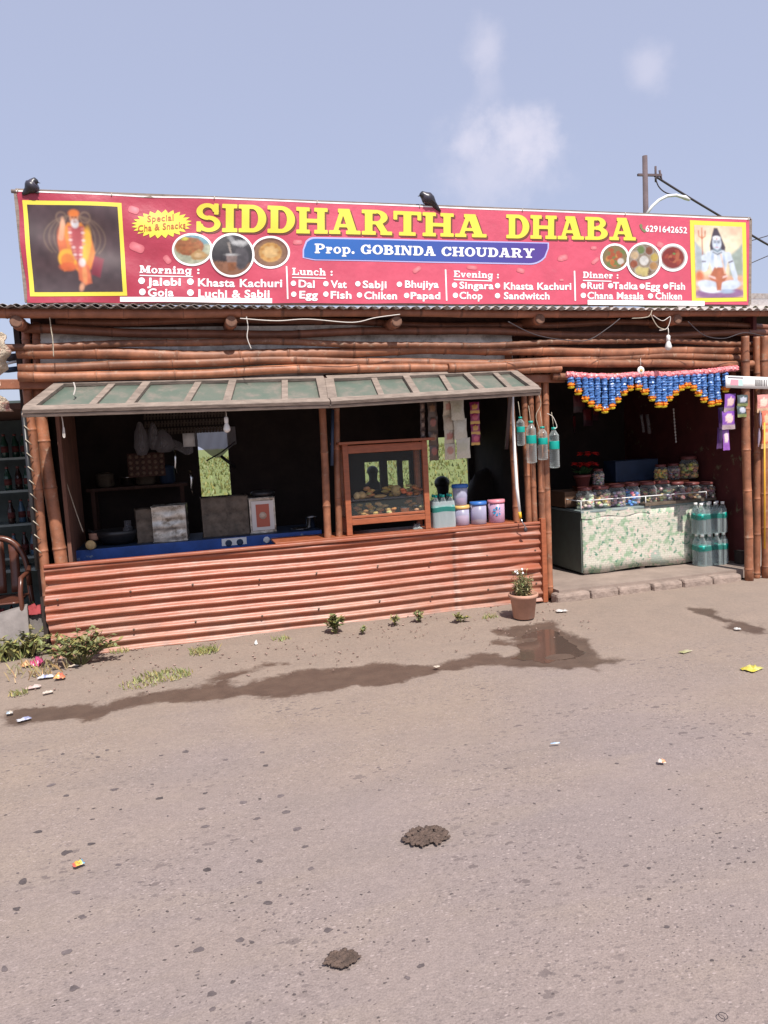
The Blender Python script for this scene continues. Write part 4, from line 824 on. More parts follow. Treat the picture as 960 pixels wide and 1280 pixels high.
# ------------------------------------------------------------------ OBJECTS
rd = random.Random(21)
def leaf(mb, c, d, L, w, up=Vector((0, 0, 1)), curl=.25):
    d = Vector(d).normalized(); s_ = d.cross(up); s_ = s_.normalized() if s_.length > .01 else Vector((1, 0, 0)); n_ = s_.cross(d); c = Vector(c)
    pts = [c, c+d*L*.35-s_*w*.5+n_*L*.06, c+d*L*.75-s_*w*.36-n_*L*curl*.2, c+d*L-n_*L*curl*.6, c+d*L*.75+s_*w*.36-n_*L*curl*.2, c+d*L*.35+s_*w*.5+n_*L*.06]
    i = mb.vs(pts); mb.face((i, i+1, i+2, i+3)); mb.face((i, i+3, i+4, i+5))
def tone(a=.7, b=1.35): t = rd.uniform(a, b); return (t*rd.uniform(.85, 1.35), t, t*rd.uniform(.7, 1.1))
def bush(name, label, cat, base, h, r, n, ls, m='weed', grp=None, bend=0):
    t = thing(name, label, cat, base, grp); b = Vector(base); st = MB(); lf = MB()
    for k in range(max(3, n//14)):
        a = rd.uniform(0, 6.28); q = rd.uniform(.1, 1)**.6; tip = b+Vector((math.cos(a)*r*q, math.sin(a)*r*q*.7, h*rd.uniform(.45, 1)*(1.1-.5*q)))
        mid = (b+tip)/2+Vector((0, 0, h*.12)); st.tube([b+Vector((math.cos(a)*r*.1, math.sin(a)*r*.1, 0)), mid, tip], [.004, .003, .0015], 5)
        for j in range(14):
            f = rd.uniform(.25, 1); p_ = (b.lerp(mid, f*2) if f < .5 else mid.lerp(tip, f*2-1)); lf.paint(tone())
            leaf(lf, p_, (rd.uniform(-1, 1), rd.uniform(-1, 1), rd.uniform(-.2, .8)), ls*rd.uniform(.6, 1.2), ls*.62*rd.uniform(.7, 1.1))
    st.build('stem', M['stem'], t); lf.build('leaves', M[m], t); return t
# weeds and small plants
bush('weed_bush', 'broad leafy green weed bush against the left end of the red tin panel', 'weed', (-.86, 6.0, 0), .36, .33, 520, .050)
bush('weed_bush', 'thin scruffy weed below the grey slab at the left edge', 'weed', tuple(G(30, 822)), .34, .26, 240, .05)
bush('weed_bush', 'tall dusty weed rising beside the grey slab and red rag', 'weed', tuple(G(50, 800)), .52, .20, 170, .055)
bush('weed_plant', 'largest green seedling growing at the middle of the tin wall foot', 'plant', tuple(G(420, 792)), .21, .09, 130, .055, grp='plants at the foot of the tin wall')
bush('weed_plant', 'tiny green sprout right beside the largest seedling by the tin wall', 'plant', tuple(G(453, 792)), .08, .05, 42, .034, grp='plants at the foot of the tin wall')
bush('weed_plant', 'small sprout third from left at the tin wall foot', 'plant', tuple(G(494, 781)), .10, .06, 56, .036, grp='plants at the foot of the tin wall')
bush('weed_plant', 'small upright sprout fourth from left at the tin wall foot', 'plant', tuple(G(524, 777)), .14, .06, 56, .04, grp='plants at the foot of the tin wall')
bush('weed_plant', 'flat creeping weed left of the flower pot', 'plant', tuple(G(578, 777)), .08, .11, 60, .042, grp='plants at the foot of the tin wall')
def tuft(label, px, py, n, h, r, m='weed'):
    t = MB()
    b = G(px, py)
    for k in range(n):
        a = rd.uniform(0, 6.28); q = r*math.sqrt(rd.random()); c = b+Vector((math.cos(a)*q*1.6, math.sin(a)*q, 0)); d = Vector((rd.uniform(-.6, .6), rd.uniform(-.6, .6), 1)); L = h*rd.uniform(.4, 1); w = .004
        t.paint(tone(.8, 1.8)); i = t.vs([c-Vector((w, 0, 0)), c+Vector((w, 0, 0)), c+d*L*.6+Vector((w*.6, 0, 0)), c+d*L+Vector((d.x*.3*L, d.y*.3*L, -.1*L))]); t.face((i, i+1, i+2, i+3))
    return tag(t.build('grass_tuft', M[m]), label, 'grass')
tuft('short green grass tuft on the dirt near the tin wall left part', 255, 816, 110, .07, .07)
tuft('flat pale green grass patch beside the wet streak', 205, 846, 190, .05, .13)
tuft('pale green grass patch left of the wet streak', 175, 856, 90, .03, .10)
tuft('long dry grass tuft at the left edge below the slab', 8, 822, 200, .22, .16)
tuft('sparse straw coloured dry grass in front of the weeds at the left edge', 30, 842, 80, .11, .22, 'dry')
tuft('little green tuft among the litter at the left', 22, 868, 40, .05, .04)

for k, (px, py, lab) in enumerate(((150, 815, 'wisp of dry grass at the tin wall foot right of the weed bush'), (352, 800, 'small wisp of grass left of the largest seedling'), (612, 772, 'dry wisp of grass at the tin wall foot close to the flower pot'))): tuft(lab, px, py, 40, .05, .05)
# flower pot by the corner post
c = G(655, 772); t = thing('flower_pot', 'terracotta coloured plastic flower pot with a dry flowering plant by the corner post', 'flower pot', (c.x, c.y, 0))
q = MB(); q.lathe([(.082, 0), (.09, .004), (.112, .18), (.124, .182), (.129, .197), (.126, .214), (.116, .214), (.110, .185), (.0, .185)], c, 28); q.build('pot', M['terracotta'], t)
q = MB(); q.lathe([(.109, .186), (.05, .194), (0, .197)], c, 20, wob=lambda a, z: .04*math.sin(a*5)); q.build('soil', M['soil'], t)
lf, st, dl = MB(), MB(), MB()
for k in range(70):
    a = rd.uniform(0, 6.28); b0 = c+Vector((.05*math.cos(a), .05*math.sin(a), .19)); tip = b0+Vector((rd.uniform(-.06, .07), rd.uniform(-.06, .05), rd.uniform(.07, .23))); st.tube([b0, (b0+tip)/2+Vector((0, 0, .015)), tip], [.0025, .002, .001], 4)
    for j in range(9):
        p_ = b0.lerp(tip, rd.uniform(.1, 1)); x = dl if rd.random() < .68 else lf; x.paint(tone()); leaf(x, p_, (rd.uniform(-1, 1), rd.uniform(-1, 1), rd.uniform(-.7, .5)), rd.uniform(.02, .045), .011)
st.build('stem', M['stem'], t); lf.build('leaves', M['leaf'], t); dl.build('dry_leaves', M['dry'], t)
fl_ = MB()
for k in range(5): fl_.blob(c+Vector((rd.uniform(-.06, .0), rd.uniform(-.04, .04), (.41)+rd.uniform(-.02, .02))), .009, jit=.3, seed=k)
fl_.build('flower', M['white'], t)

# brown plastic chair at the left edge
cx, cy = P(6, 760, 6.75).x-.07, 6.8
t = thing('plastic_chair', 'brown moulded plastic armchair at the left edge', 'chair', (cx, cy, 0))
q = MB(); q.grid(lambda u, v: Vector((cx-.22+.44*u, cy-.22+.44*v, .42-.02*math.sin(u*3.14)*math.sin(v*3.14))), 8, 8); q.build('seat', M['chair'], t, solid=.012)
arc = [Vector((cx+.23*math.cos(a), cy+.2+.05*math.sin(a), (.45+.47*math.sin(a)**.6))) for a in np.linspace(.02, 3.12, 22)]
q = MB(); q.tube(arc, .024, 8); q.tube([arc[0], arc[0]+Vector((.02, -.02, -.45))], .022, 8); q.tube([arc[-1], arc[-1]+Vector((-.02, -.02, -.45))], .022, 8); q.build('back_frame', M['chair'], t)
for dx in (-.12, 0, .12):
    q = MB(); h_ = .90 if dx == 0 else .86; q.grid(lambda u, v: Vector((cx+dx+(u-.5)*(.075 if dx else .09), cy+.2+.05*math.sin(v*2), .44+(h_-.44)*v)), 2, 6); q.build('back_slat', M['chair'], t, solid=.012)
for sx in (-1, 1):
    q = MB(); q.tube([(cx+sx*.24, cy+.2, .66), (cx+sx*.27, cy, .64), (cx+sx*.25, cy-.22, .62), (cx+sx*.24, cy-.24, .5), (cx+sx*.25, cy-.26, 0)], .020, 8); q.build('arm', M['chair'], t)
# slab, rags by the chair
t = MB(); YSL = 6.42; t.hexa([P(-60, 822, YSL), P(38, 806, YSL), P(38, 803, YSL+.07), P(-60, 818, YSL+.07), P(-60, 788, YSL+.13), P(34, 757, YSL+.13), P(35, 754, YSL+.20), P(-60, 784, YSL+.20)])
tag(t.build('stone_slab', M['slab'], bevel=.01), 'leaning grey stone slab at the left edge below the chair', 'slab')
def rag(name, label, cat, c, sx, sy, sz, m, seed, nu=14):
    r2 = np.random.default_rng(seed); H = r2.random((nu+1, nu+1)); q = MB()
    def fn(u, v):
        i, j = int(round(u*nu)), int(round(v*nu)); e = min(u, 1-u, v, 1-v)*4
        return Vector((c[0]+(u-.5)*sx*(1+.25*(H[j, i]-.5)), c[1]+(v-.5)*sy*(1+.3*(H[i, j]-.5)), c[2]+.004+sz*min(1, e)*(.25+.9*H[j, i])))
    q.grid(fn, nu, nu); return tag(q.build(name, m, solid=.0015), label, cat)
rag('rag', 'red cloth rag lying between the chair and the tin panel', 'rag', (P(45, 742, 6.75).x, 6.7, .30), .24, .2, .06, M['red_cloth'], 3)
bx = P(48, 760, 6.75); q = MB(); q.box((bx.x, 6.74, .15), (.26, .22, .3)); q.box((bx.x-.01, 6.71, .22), (.30, .06, .05)); tag(q.build('crate', M['slab'], bevel=.01), 'dark box under the red rag by the tin panel end', 'crate')
rag('rag', 'dark crimson cloth under the chair at the left edge', 'rag', (P(2, 760, 6.9).x, 6.9, .0), .3, .25, .30, M['red_cloth'], 4)

# litter
mk = lambda n, c, **k: mat(n, c, .5, **k)
def litter(label, px, py, w, d, h, cols, seed, grp='litter on the ground'):
    c = G(px, py); r2 = np.random.default_rng(seed); n = 7; H = r2.random((n+1, n+1)); q = MB(); ang = r2.random()*2-1; w *= .78; d *= .85; h *= .8
    def fn(u, v):
        i, j = int(round(u*n)), int(round(v*n)); x, y = (u-.5)*w*(1+.3*(H[i, j]-.5)), (v-.5)*d*(1+.3*(H[j, i]-.5)); return Vector((c.x+x*math.cos(ang*.5)-y*math.sin(ang*.5), c.y+x*math.sin(ang*.5)+y*math.cos(ang*.5), .004+h*H[j, i]*min(1, 3*min(u, 1-u, v, 1-v)+.25)))
    q.grid(fn, n, n, lambda u, v: tuple(x*.8+.03 for x in cols[int(u*len(cols)*.999)]) if H[int(v*n), int(u*n)] > .2 else tuple(min(1, x*.9) for x in cols[0]))
    return tag(q.build('litter', M['foil']), label, 'litter', grp)
litter('crumpled yellow wrapper on the road at the right', 940, 837, .15, .10, .035, [(.62, .52, .06), (.75, .66, .2), (.55, .5, .08)], 1)
litter('small white and orange scrap on the road right of centre', 827, 953, .045, .035, .02, [(.7, .62, .55), (.75, .3, .12)], 2)
litter('red, yellow and blue wrapper on the road at lower left', 98, 1081, .055, .04, .018, [(.65, .1, .06), (.8, .45, .05), (.75, .6, .1), (.1, .4, .6)], 3)
litter('blue straw shaped scrap on the road centre right', 694, 930, .06, .012, .008, [(.35, .5, .68), (.4, .55, .72)], 4)
litter('magenta wrapper in the weeds at the left', 47, 832, .10, .11, .10, [(.45, .03, .12), (.55, .06, .2)], 5)
litter('orange ball of paper beside the magenta wrapper', 33, 833, .07, .06, .06, [(.8, .4, .18), (.75, .45, .25)], 6)
litter('orange and red crumpled wrapper near the tin wall left foot', 75, 848, .09, .07, .06, [(.85, .38, .10), (.7, .15, .1)], 7)
litter('white and blue torn packet between the magenta and orange wrappers', 58, 847, .14, .06, .03, [(.7, .7, .74), (.25, .28, .5), (.65, .65, .7)], 8)
litter('pale pink scrap in front of the weeds', 42, 860, .12, .06, .025, [(.62, .42, .38), (.68, .55, .5)], 9)
litter('white scrap on the wet streak at the left edge', 30, 900, .10, .05, .02, [(.62, .62, .68), (.3, .32, .5)], 10)
litter('bluish scrap in the wet streak at the far left', 12, 892, .05, .04, .02, [(.4, .48, .55), (.6, .5, .4)], 11)
litter('white paper scrap at the foot of the tin wall', 320, 806, .03, .03, .05, [(.75, .73, .7)], 12)
litter('pale leaf shaped scrap on the wet streak in the middle', 546, 834, .05, .04, .012, [(.62, .52, .42)], 13)
litter('white scrap left of the right hand wet patch', 922, 787, .06, .04, .02, [(.65, .63, .6)], 14)
litter('white scraps beside the foot of the corner post', 702, 764, .12, .07, .02, [(.7, .68, .66), (.5, .45, .42)], 15)
litter('pale green flattened scrap on the road right of centre', 857, 815, .12, .05, .012, [(.42, .40, .2), (.5, .45, .3)], 16)
litter('pale crumpled scrap left of the grass tuft near the tin wall', 60, 866, .09, .04, .02, [(.62, .52, .44)], 17)
litter('cream scrap by the weed bush at the tin wall corner', 92, 833, .10, .05, .02, [(.6, .48, .36), (.7, .6, .5)], 18)
# dung patches and stain clods
def dung(label, px, py, w, d, n, seed):
    c = G(px, py); r2 = random.Random(seed); q = MB()
    for k in range(n):
        a = r2.uniform(0, 6.28); f = (math.sqrt(r2.random()) if r2.random() < .8 else r2.uniform(.85, 1.2)); q.blob((c.x+w*.5*f*math.cos(a), c.y+d*.5*f*math.sin(a), .003), (r2.uniform(.004, .012), r2.uniform(.004, .012), r2.uniform(.002, .0055)), jit=.4, seed=k)
    return tag(q.build('dung_patch', M['cow']), label, 'dung')
dung('larger dark dung patch in the middle of the road', 534, 1045, .16, .12, 260, 1)
dung('smaller dark dung patch near the bottom of the road', 428, 1199, .085, .062, 140, 2)
rg_ = MB(); c = G(904, 1271); rg_.tube([(c.x+.011*math.cos(a), c.y+.012*math.sin(a), .003) for a in np.linspace(0, 6.29, 24)], .0011, 5); tag(rg_.build('rubber_ring', M['cable']), 'thin dark ring lying on the road at the bottom right', 'ring')
# stones: dark flat aggregate chips standing in the worn road
sb = MB(); r2 = random.Random(9)
spots = [(82, 1063, 15, 8), (28, 1099, 12, 10), (95, 1113, 13, 8), (20, 1132, 10, 7), (148, 1078, 9, 6), (248, 1184, 20, 9), (92, 1232, 14, 11), (83, 1186, 14, 9), (5, 1208, 10, 12), (334, 1126, 12, 9), (324, 1074, 9, 7), (259, 1083, 12, 7), (381, 1056, 14, 5), (371, 1033, 15, 6), (358, 1013, 13, 6), (321, 1020, 11, 5), (350, 992, 10, 5), (257, 1030, 14, 5), (304, 1000, 11, 6), (252, 1008, 11, 5), (200, 995, 11, 5), (143, 985, 11, 5), (83, 994, 9, 4), (64, 981, 11, 4), (48, 1039, 13, 4), (114, 1052, 11, 5), (388, 1083, 10, 6), (324, 1101, 9, 6), (248, 1146, 9, 7), (175, 1100, 8, 4), (102, 1143, 12, 9), (410, 1160, 14, 9), (232, 937, 8, 5), (332, 954, 8, 4), (328, 938, 7, 4), (282, 947, 7, 3), (265, 1240, 14, 10), (310, 1275, 14, 8), (291, 1225, 10, 6), (300, 1172, 11, 8), (315, 1175, 8, 6), (266, 1258, 10, 7), (190, 978, 5, 4), (256, 988, 8, 4), (526, 1205, 12, 8), (509, 1220, 8, 10), (656, 1063, 7, 4), (812, 1120, 9, 6), (834, 1155, 10, 7), (890, 1197, 7, 5), (930, 1192, 7, 5), (782, 1079, 10, 5), (811, 1082, 9, 4), (915, 1128, 6, 5), (900, 1037, 6, 3), (880, 1040, 6, 3), (699, 986, 4, 3), (553, 1055, 6, 3)]
for k in range(1300):
    x = r2.uniform(0, 960); y = r2.uniform(925, 1280); dens = .05+1.3*math.exp(-((x-300)/150)**2-((y-1200)/90)**2)+.7*math.exp(-((x-880)/130)**2-((y-1060)/90)**2)+.25*math.exp(-((x-850)/150)**2-((y-1160)/80)**2)+.10
    if r2.random() < dens: spots.append((x, y, r2.uniform(2, 8)*r2.uniform(.5, 1), r2.uniform(1.2, 3.6)))
for x, y, w, h in spots:
    a, b = G(x-w/2, y), G(x+w/2, y); f, bk = G(x, y+h/2), G(x, y-h/2); rx = (b-a).length/2*.9; ry = abs(bk.y-f.y)/2*.75; c = G(x, y); an = r2.uniform(0, .9); n = 11; d = r2.uniform(.55, 1.2); sb.paint((d, d*.96, d*.98)); rx *= .9
    pr = [(.7+.6*r2.random()) for _ in range(n)]; rx *= 1.05; ry *= .95
    pts = []
    for j in range(n):
        t_ = 2*math.pi*j/n; px_, py_ = rx*pr[j]*math.cos(t_), ry*pr[j]*math.sin(t_); X_, Y_ = c.x+px_*math.cos(an)-py_*math.sin(an), c.y+px_*math.sin(an)*.5+py_*math.cos(an); pts.append((X_, Y_, gz(X_, Y_)+.0012))
    sb.paint((d, d*.96, d*.98)); ce = sb.vs([(c.x, c.y, gz(c.x, c.y)+.0028)]); ri = sb.vs(pts)
    for j in range(n): sb.face((ce, ri+j, ri+(j+1) % n), True)
tag(sb.build('gravel', M['stone']), 'dark flat stone chips worn into the road surface', 'gravel', kind='stuff')
pb = MB()
for k in range(700):
    x, y = r2.uniform(-1.2, 3.2), r2.uniform(5.0, 6.26); 
    if r2.random() > (.25+.75*((y-5.0)/1.26)): continue
    s_ = r2.uniform(.003, .009)*(1.3 if y > 6.05 else 1); d = r2.uniform(2.0, 3.0); pb.paint((d, d*.82, d*.7)); pb.blob((x, y, .001), (s_, s_*.8, s_*.55), jit=.45, seed=k)
tag(pb.build('gravel', M['stone']), 'pale grit and crumbs of earth along the foot of the tin wall', 'gravel', kind='stuff')

# ---------------- birds on the sign
def bird(label, c, s_, flip, tilt):
    f = -1 if flip else 1; c = Vector(c); p = lambda x, y, z: c+Vector((f*x*s_, y*s_, z*s_))
    t = thing('crow', label, 'bird', c); q = MB()
    path = [p(.215, .01, -.115), p(.16, .01, -.06), p(.11, .01, -.008), p(.06, .01, .045), p(.01, 0, .072), p(-.03, 0, .088), p(-.058, -.01, .108), p(-.085, -.015, .115), p(-.105, -.02, .107), p(-.12, -.022, .100)]
    if tilt: path = [p(.16, .01, -.03), p(.12, .01, .0), p(.08, .01, .035), p(.04, .01, .07), p(.0, 0, .105), p(-.025, 0, .135), p(-.04, -.01, .163), p(-.06, -.015, .172), p(-.08, -.02, .165), p(-.095, -.022, .158)]
    q.paint((1, 1, 1)); q.tube(path, [.008, .018, .026, .045, .052, .045, .034, .030, .018, .009], 10, cols=[(1, 1, 1)]*4+[(1.4, 1.3, 1.5)]*2+[(2.6, 2.3, 2.5)]+[(1, 1, 1)]*3)
    q.build('body', M['feather'], t)
    q = MB(); q.tube([path[-1], path[-1]+Vector((-f*.035*s_, -.004, -.012*s_))], [.010*s_, .002], 6); q.build('beak', M['black'], t)
    for sy in (-1, 1):
        w_ = MB(); b0 = path[5]; e = path[1]; w_.tube([b0+Vector((0, sy*.040*s_, 0)), (b0+e)/2+Vector((0, sy*.048*s_, .006)), e+Vector((0, sy*.02*s_, .02*s_))], [.022*s_, .034*s_, .006], 8, flat=.4); w_.build('wing', M['feather'], t)
        l_ = MB(); hp = path[4]+Vector((-.01*f, sy*.02*s_, -.04*s_)); l_.tube([hp, Vector((hp.x-f*.012, hp.y, c.z+.0)), Vector((hp.x-f*.03, hp.y-.01, c.z-.002))], [.006, .004, .003], 6); l_.build('leg', mat('bird_leg', (.12, .05, .05), .6) if sy < 0 and not tilt else M['black'], t)
bird('dark crow perched above the last letters of the first yellow word', P(534, 254, YBN-.01), .55, False, False)
bird('dark crow perched on the left corner of the sign', P(41, 241, YBN-.01), .45, True, True)

# ---------------- utility pole and wires behind
a = P(806, 195, 22); t = thing('utility_pole', 'dark utility pole behind the sign with cross arm and white lamp arm', 'pole', (a.x, 22, 0))
q = MB(); q.tube([(a.x, 22, 0), (a.x, 22, a.z)], [.12, .085], 10); q.build('pole', M['pole'], t)
q = MB(); z = P(806, 219, 22).z; q.beam((a.x-.28, 22, z), (a.x+.62, 22, z+.02), .07, .07); q.tube([(a.x+.4, 22, z-.2), (a.x+.4, 22, z+.3)], .035, 6); q.tube([(a.x+.62, 22, z-.15), (a.x+.55, 22, z+.18)], .035, 6); q.build('cross_arm', M['pole'], t)
q = MB(); q.tube([P(x, y, 21.8) for x, y in ((808, 268), (815, 258), (824, 250), (834, 245), (845, 244), (858, 248))], .05, 7); q.build('lamp_arm', M['lamp_white'], t)
q = MB(); q.tube([P(x, y, 21.8) for x, y in ((850, 245), (856, 247), (862, 250))], [.04, .075, .04], 7); q.build('lamp_head', M['lamp_white'], t)
def wire(label, pts, Y, r=.02, m='cable', sag=0, name='cable'):
    pp = [P(x, y, Y if not hasattr(Y, '__len__') else Y[i]) for i, (x, y) in enumerate(pts)]; res = []
    for k in range(len(pp)-1):
        b_ = (pp[max(k-1, 0)], pp[k], pp[k+1], pp[min(k+2, len(pp)-1)])
        for t_ in np.linspace(0, 1, 7, endpoint=False): res.append(.5*((2*b_[1])+(b_[2]-b_[0])*t_+(2*b_[0]-5*b_[1]+4*b_[2]-b_[3])*t_*t_+(3*b_[1]-b_[0]-3*b_[2]+b_[3])*t_**3))
    res.append(pp[-1]); q = MB(); q.tube(res, r, 6); return tag(q.build(name, M[m]), label, 'cable')
wire('thick power cable running down right from the utility pole', [(817, 219), (860, 246), (905, 273), (962, 307), (1010, 330)], 22, .035)
wire('thin slack wire looping under the power cable by the pole', [(819, 222), (824, 234), (835, 242), (856, 246)], 21.9, .02)
wire('faint wire rising right behind the end of the sign, upper', [(925, 305), (962, 294), (1000, 282)], 26, .02)
wire('faint wire rising right behind the end of the sign, lower', [(925, 335), (962, 319), (1000, 305)], 26, .02)
# wires on the facade
wire('pale wire swagged under the eave left of centre', [(300, 398), (345, 401), (385, 399), (440, 403), (470, 397), (500, 393)], 5.97, .004, 'wire_white')
wire('dark wire swagged from the eave beam above the door left part', [(635, 402), (668, 418), (705, 425), (735, 425), (760, 410), (775, 398)], 5.97, .004)
wire('dark wire looping on the rails at the right end', [(860, 402), (880, 419), (905, 423), (930, 416), (955, 420)], 5.97, .004)
wire('tangled pale wires above the bare bulb, left strand', [(790, 398), (810, 396), (815, 388), (814, 394), (822, 408), (832, 412)], 5.95, .004, 'rope')
wire('tangled pale wires above the bare bulb, right strand', [(816, 394), (828, 401), (838, 396), (834, 410), (824, 413)], 5.95, .0035, 'wire_white')
wire('hanging wire with a knot by the left rafter', [(62, 396), (64, 412), (66, 425), (67, 446)], 6.1, .004, 'rope')
wire('hanging wire with knots beside the second rafter', [(308, 396), (310, 409), (309, 422), (314, 436)], 6.0, .004, 'wire_white')
wire('short string hanging above the left part of the awning', [(92, 478), (94, 486), (92, 494)], 5.98, .006, 'wire_white', name='string')
wire('looped white string hanging under the left end of the awning', [(75, 513), (77, 520), (79, 532), (79, 545), (81, 546), (80, 534)], 5.9, .004, 'wire_white', name='string')
wire('yellowish bamboo straw hanging inside the left opening', [(82, 600), (95, 640), (104, 665)], 6.6, .004, 'rope', name='string')
wire('wire hook holding the rightmost hanging bottle', [(684, 517), (691, 521), (696, 533), (693, 536)], 6.18, .0035, 'wire_white', name='wire_hook')
wire('pale strings hanging down the corner bamboos', [(672, 490), (676, 505), (670, 520), (674, 540), (672, 560)], 6.25, .003, 'rope', name='string')
# lacing along the left post
q = MB()
q.tube([P(29, 514, 6.30), P(38, 610, 6.30), P(47, 712, 6.30)], .018, 7); r_ = tag(q.build('lashing_pole', M['black']), 'black strip with white lacing along the left bamboo post', 'strip')
for k in range(11):
    y = 518+k*17; x = 31+(y-514)*.094; w_ = MB(); w_.tube([P(x-3, y-3, 6.275), P(x+2, y+1, 6.27), P(x+5, y+4, 6.29)], .004, 5); w_.build('lace', M['rope'], r_)

# ---------------- bulbs and the white ornament
def bulb(label, px, ytop, ybot, Y, s_=1.0, cord=True):
    b_ = P(px, ybot, Y); h = P(px, ytop, Y).z-b_.z; t = thing('hanging_bulb', label, 'light bulb', b_+Vector((0, 0, h)))
    q = MB(); q.lathe([(.0, 0), (.016*s_, .004), (.029*s_, .02*s_), (.031*s_, .034*s_), (.024*s_, .06*s_), (.014*s_, .085*s_), (.013*s_, .09*s_)], b_, 16); q.build('bulb', M['bulb'], t)
    q = MB(); q.lathe([(.014*s_, .086*s_), (.018*s_, .09*s_), (.018*s_, .13*s_), (.008, .14*s_)], b_, 12); q.build('holder', M['plaster'], t)
    if cord: q = MB(); q.tube([b_+Vector((0, 0, .13*s_)), b_+Vector((.004, 0, h*.8)), b_+Vector((0, 0, h))], .004, 6); q.build('cord', M['wire_white'], t)
bulb('bare white bulb hanging in front of the rails above the doorway', 835.5, 410, 438, 5.95, 1.0)
bulb('bare bulb hanging below the awning inside the left opening', 284, 513, 541, 5.95, .9)
c = P(801, 463, 6.10); t = thing('hanging_disc', 'small round white ornament hanging at the middle of the door garland', 'ornament', c)
q = MB(); q.lathe([(.0, -.006), (.034, -.006), (.038, 0), (.034, .006), (.0, .008)], c, 18, ax=(0, -1, 0)); q.build('disc', M['plaster'], t)
q = MB(); q.lathe([(.0, .010), (.014, .011), (.016, .007)], c, 12, ax=(0, -1, 0)); q.build('gold_centre', M['yellow_lid'], t)
q = MB(); q.tube([c+Vector((0, 0, .03)), c+Vector((0, 0, .11))], .0025, 5); q.build('cord', M['wire_white'], t)

# ---------------- door garland
t = thing('door_garland', 'blue tinsel door garland with pink top band and orange flower tips over the doorway', 'garland', P(815, 465, 6.12))
YG = 6.12
def ruffle(mb, path, r, n, seed, amp=.35):
    rr = random.Random(seed); p2, rad = [], []; path = [Vector(p) for p in path]; L = [0]
    for a_, b_ in zip(path, path[1:]): L.append(L[-1]+(b_-a_).length)
    m = max(4, int(L[-1]/.012)); 
    for k in range(m+1):
        s_ = L[-1]*k/m; i = max(j for j in range(len(path)-1) if L[j] <= s_+1e-9); f = (s_-L[i])/(L[i+1]-L[i]+1e-9); p2.append(path[i].lerp(path[i+1], f)+Vector((rr.uniform(-.002, .002), rr.uniform(-.002, .002), 0))); rad.append(r*((1+amp*.5) if k % 2 else (1-amp))*rr.uniform(.9, 1.12))
    v0 = len(mb.v); mb.tube(p2, rad, n, sm=False)
    for i in range(v0, len(mb.v)): x, y, z = mb.v[i]; mb.v[i] = (x+rr.uniform(-.006, .006), y+rr.uniform(-.006, .006), z+rr.uniform(-.004, .004))
q = MB(); ruffle(q, [P(x, y, YG) for x, y in ((708, 468), (735, 470), (765, 471), (800, 468), (840, 468), (880, 465), (922, 460))], .027, 10, 1, .15); q.build('pink_band', M['tinsel_pink'], t)
prof = [(713, 481), (722, 489), (731, 498), (738, 504), (746, 509), (755, 512), (764, 507), (771, 499), (779, 490), (787, 484), (797, 483), (805, 489), (814, 497), (822, 505), (829, 505), (836, 497), (843, 490), (850, 484), (858, 481), (866, 484), (872, 491), (879, 499), (888, 504), (896, 502), (906, 486)]
for k, (x, y) in enumerate(prof):
    yt = 472 if x < 800 else 471-(x-800)*.04
    q = MB(); ruffle(q, [P(x, yt, YG), P(x+1, y-2, YG)], .029, 9, k, .16); q.build('strand', M['tinsel'], t)
    c = P(x+1, y+1, YG); q = MB(); q.lathe([(.008, .036), (.032, .028), (.026, .016), (.038, .008), (.028, .0), (.02, -.008)], c, 12, sm=False, wob=lambda a, z: (.22*math.sin(a*6+k)+.12*math.sin(a*11+z*300))); fo = q.build('flower', M['marigold'], t)
    q = MB(); q.lathe([(.018, -.008), (.031, -.013), (.024, -.024), (.010, -.028)], c, 12, sm=False, wob=lambda a, z: .2*math.sin(a*5+k)); q.build('flower_base', M['lemon'], fo)

# ---------------- snack packets in strips
def packet(mb, c, w, h, fn, th=.014, tilt=0, yaw=0):
    rot = Euler((tilt, 0, yaw)).to_matrix(); c = Vector(c)
    def sh(sgn):
        def f(u, v):
            e = max(0, 1-(2*u-1)**2)*max(0, 1-((2*v-1)/.86)**2 if abs(2*v-1) < .86 else 0); ww = w*(1-.08*(1-abs(2*v-1)))
            return c+rot @ Vector(((u-.5)*ww, sgn*(th*e**.6+.0006*math.sin(u*60)*(e == 0)), (v-.5)*h+.0015*math.sin(u*40)*(v in (0, 1))))
        return f
    mb.grid(sh(-1), 8, 10, fn); mb.grid(sh(1), 8, 10, fn, flip=True)
def strip(label, px0, py0, px1, py1, Y, n, w, fn, grp='hanging strips of snack packets', yaw=0, seed=0):
    a, b = P(px0, py0, Y), P(px1, py1, Y); t = thing('snack_strip', label, 'snack strip', a, grp); r_ = random.Random(seed)
    for k in range(n):
        q = MB(); c = a.lerp(b, (k+.5)/n); h = (a-b).length/n*1.06; packet(q, c, w, h, lambda u, v: fn(u, v, k), tilt=r_.uniform(-.15, .15), yaw=yaw+r_.uniform(-.15, .15)); q.build('packet', M['foil'], t)
    return t
def two(base, blob, foot=None):
    def f(u, v, k):
        d = math.hypot((u-.5)/.36, (v-.58)/.24); j = .06*math.sin(u*17+v*23+k*3)
        if d < 1+j: return blob[k % len(blob)]
        if foot and v < .26: return foot
        return tuple(min(1, x*(1+j)) for x in base)
    return f
YS = 6.32
strip('dull brown dark snack strip at the left of the shelf window', 540, 503, 543, 575, YS+.06, 4, .095, two((.10, .07, .055), [(.28, .16, .09), (.30, .10, .07)]), seed=1)
strip('narrow cream and pink snack strip beside the dark one', 560, 500, 563, 574, YS, 4, .105, two((.52, .46, .36), [(.45, .22, .16), (.5, .4, .3), (.42, .18, .14)]), seed=2)
